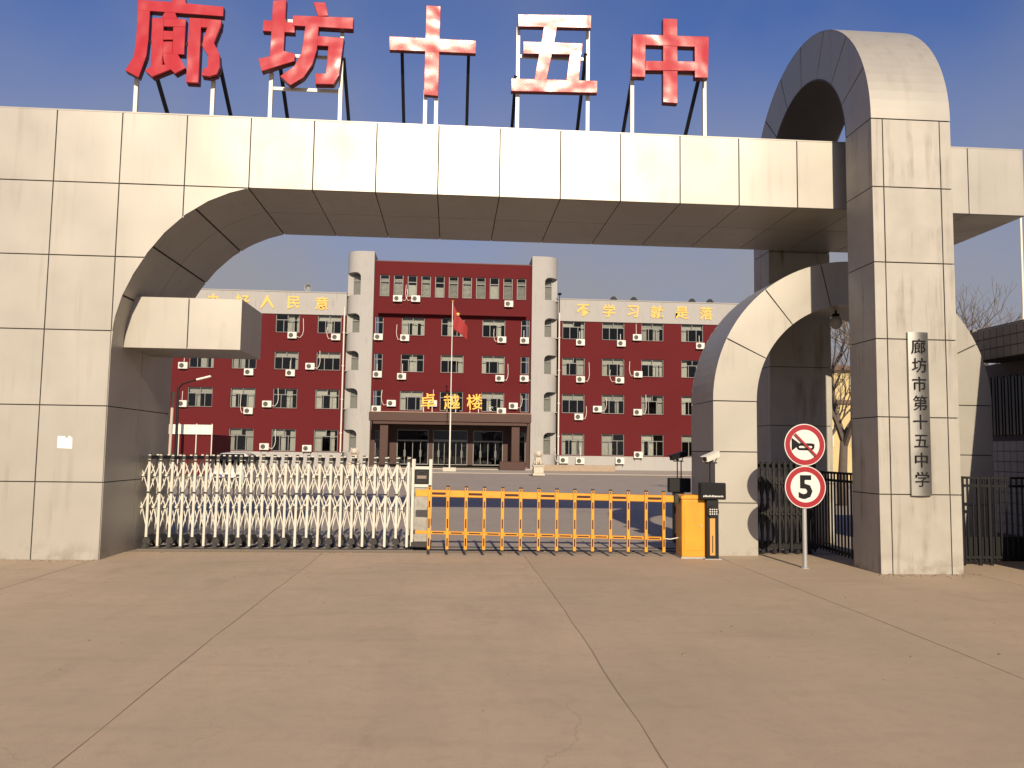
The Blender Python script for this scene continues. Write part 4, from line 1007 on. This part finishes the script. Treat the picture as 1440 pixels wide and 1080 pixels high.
# ------------------------------------------------------------------ yellow house seen through the low arch
yh = thing('yellow_house', 'sunlit yellow house with brown eaves seen through the low arch', 'house', (34, 42, 0))
ylw = mat('yellow render', (.5,.39,.19), rough=.9, mott=.5, mscale=1.5, dark=.7)
b1 = BM(); box(b1, 29.0, 44, 40, 48, 0, 7.2); part('wall', b1, ylw, yh)
b1 = BM(); box(b1, 28.7, 44.3, 39.6, 48.3, 7.202, 7.5); part('roof', b1, mat('brown eaves', (.12,.07,.05), rough=.8), yh)
b1 = BM(); box(b1, 28.9, 44, 39.85, 39.99, 5.0, 5.25); part('string_course', b1, MT['brown eaves'], yh)
for x in (29.6, 31.9, 34.2, 36.5):
    for z in (2.2, 5.6):
        b1 = BM(); box(b1, x, x+1.1, 39.93, 39.995, z, z+1.25); f_ = part('window', b1, white, yh)
        for dx in (.06, .58): b1 = BM(); box(b1, x+dx, x+dx+.46, 39.915, 39.93, z+.06, z+1.19); part('pane', b1, mat('far glass', (.03,.035,.04), rough=.1), f_)
b1 = BM(); box(b1, 29.0, 60, 30, 30.25, 0, 1.75); tag(part('yard_wall', b1, mat('pale yard wall', (.5,.46,.4), rough=.9, mott=.4), None), 'low pale wall in front of the yellow house', 'wall')

# ------------------------------------------------------------------ bare winter trees
def tree(x, y, H, label, seed, lean=0, r0=.16, first=.32):
    rng = random.Random(seed)
    t = thing('bare_tree', label, 'tree', (x, y, 0), 'bare winter trees')
    bt, bc = BM(), BM()
    top = Vector((x+lean, y, H*first))
    tube(bt, [(x,y,-.1),(x+lean*.3,y,H*first*.5),top], r0, 8, r0*.72); part('trunk', bt, bark, t, smooth=True)
    cnt = [0]
    def grow(p, d, L, r, lev):
        if lev > 5 or cnt[0] > 900: return
        cnt[0] += 1
        mid = p + d*L*.5 + Vector((rng.uniform(-1,1),rng.uniform(-1,1),rng.uniform(-.5,.5)))*L*.07
        d2 = (d + Vector((rng.uniform(-1,1),rng.uniform(-1,1),rng.uniform(-.2,.6)))*.22).normalized()
        e = mid + d2*L*.5
        tube(bc, [p, mid, e], max(r,.007), 5 if lev < 3 else 3, max(r*.62,.005))
        for k in range(3 if lev < 2 else rng.choice((2,2,3))):
            a = (d2 + Vector((rng.uniform(-1,1),rng.uniform(-1,1),rng.uniform(-.25,.7)))*.75).normalized()
            grow(p.lerp(e, 1.0 if k < 2 else rng.uniform(.5,.9)) if k else e, a, L*rng.uniform(.62,.82), r*.6, lev+1)
    for k in range(4):
        a = 2*math.pi*k/4 + rng.uniform(-.4,.4)
        grow(top - Vector((0,0,.12*k)), Vector((.55*math.cos(a), .55*math.sin(a), .85)).normalized(), H*.27, r0*.6, 0)
    part('crown', bc, bark, t)
tree(18.55, 14, 6.8, 'bare winter tree with thick trunk seen through the low arch', 4, .1, .17, .33)
tree(26.6, 20, 7.4, 'bare winter tree rising above the tiled gatehouse roof', 9, 0, .16, .4)
tree(22.6, 24, 6.5, 'smaller bare winter tree behind the low arch in front of the yellow house', 17, 0, .12, .3)

# ------------------------------------------------------------------ grit swept against the gate line and the pillar feet
grng = random.Random(5); b1 = BM()
def grit(x, y, r):
    k = 5; pts = [(x+r*grng.uniform(.6,1.2)*math.cos(2*math.pi*i/k), y+r*grng.uniform(.6,1.2)*math.sin(2*math.pi*i/k)) for i in range(k)]
    prism(b1, pts, .0005, r*grng.uniform(.4,.9), 'Z')
for _ in range(520): grit(grng.uniform(.9,10), 1.15-abs(grng.gauss(0,.35)), abs(grng.gauss(0,.006))+.003)
for _ in range(160): grit(grng.uniform(11.5,13.1), -1.14-abs(grng.gauss(0,.12)), abs(grng.gauss(0,.006))+.003)
for _ in range(160): grit(grng.uniform(-3,.95), -.02-abs(grng.gauss(0,.12)), abs(grng.gauss(0,.006))+.003)
for _ in range(260): grit(grng.uniform(-2,14), grng.uniform(-7,.5), abs(grng.gauss(0,.005))+.002)
gt = part('grit', b1, mat('grit stone', (.22,.17,.12), rough=.95), None); gt['kind'] = 'stuff'; gt['label'] = 'loose grit and small stones on the concrete'; gt['category'] = 'grit'
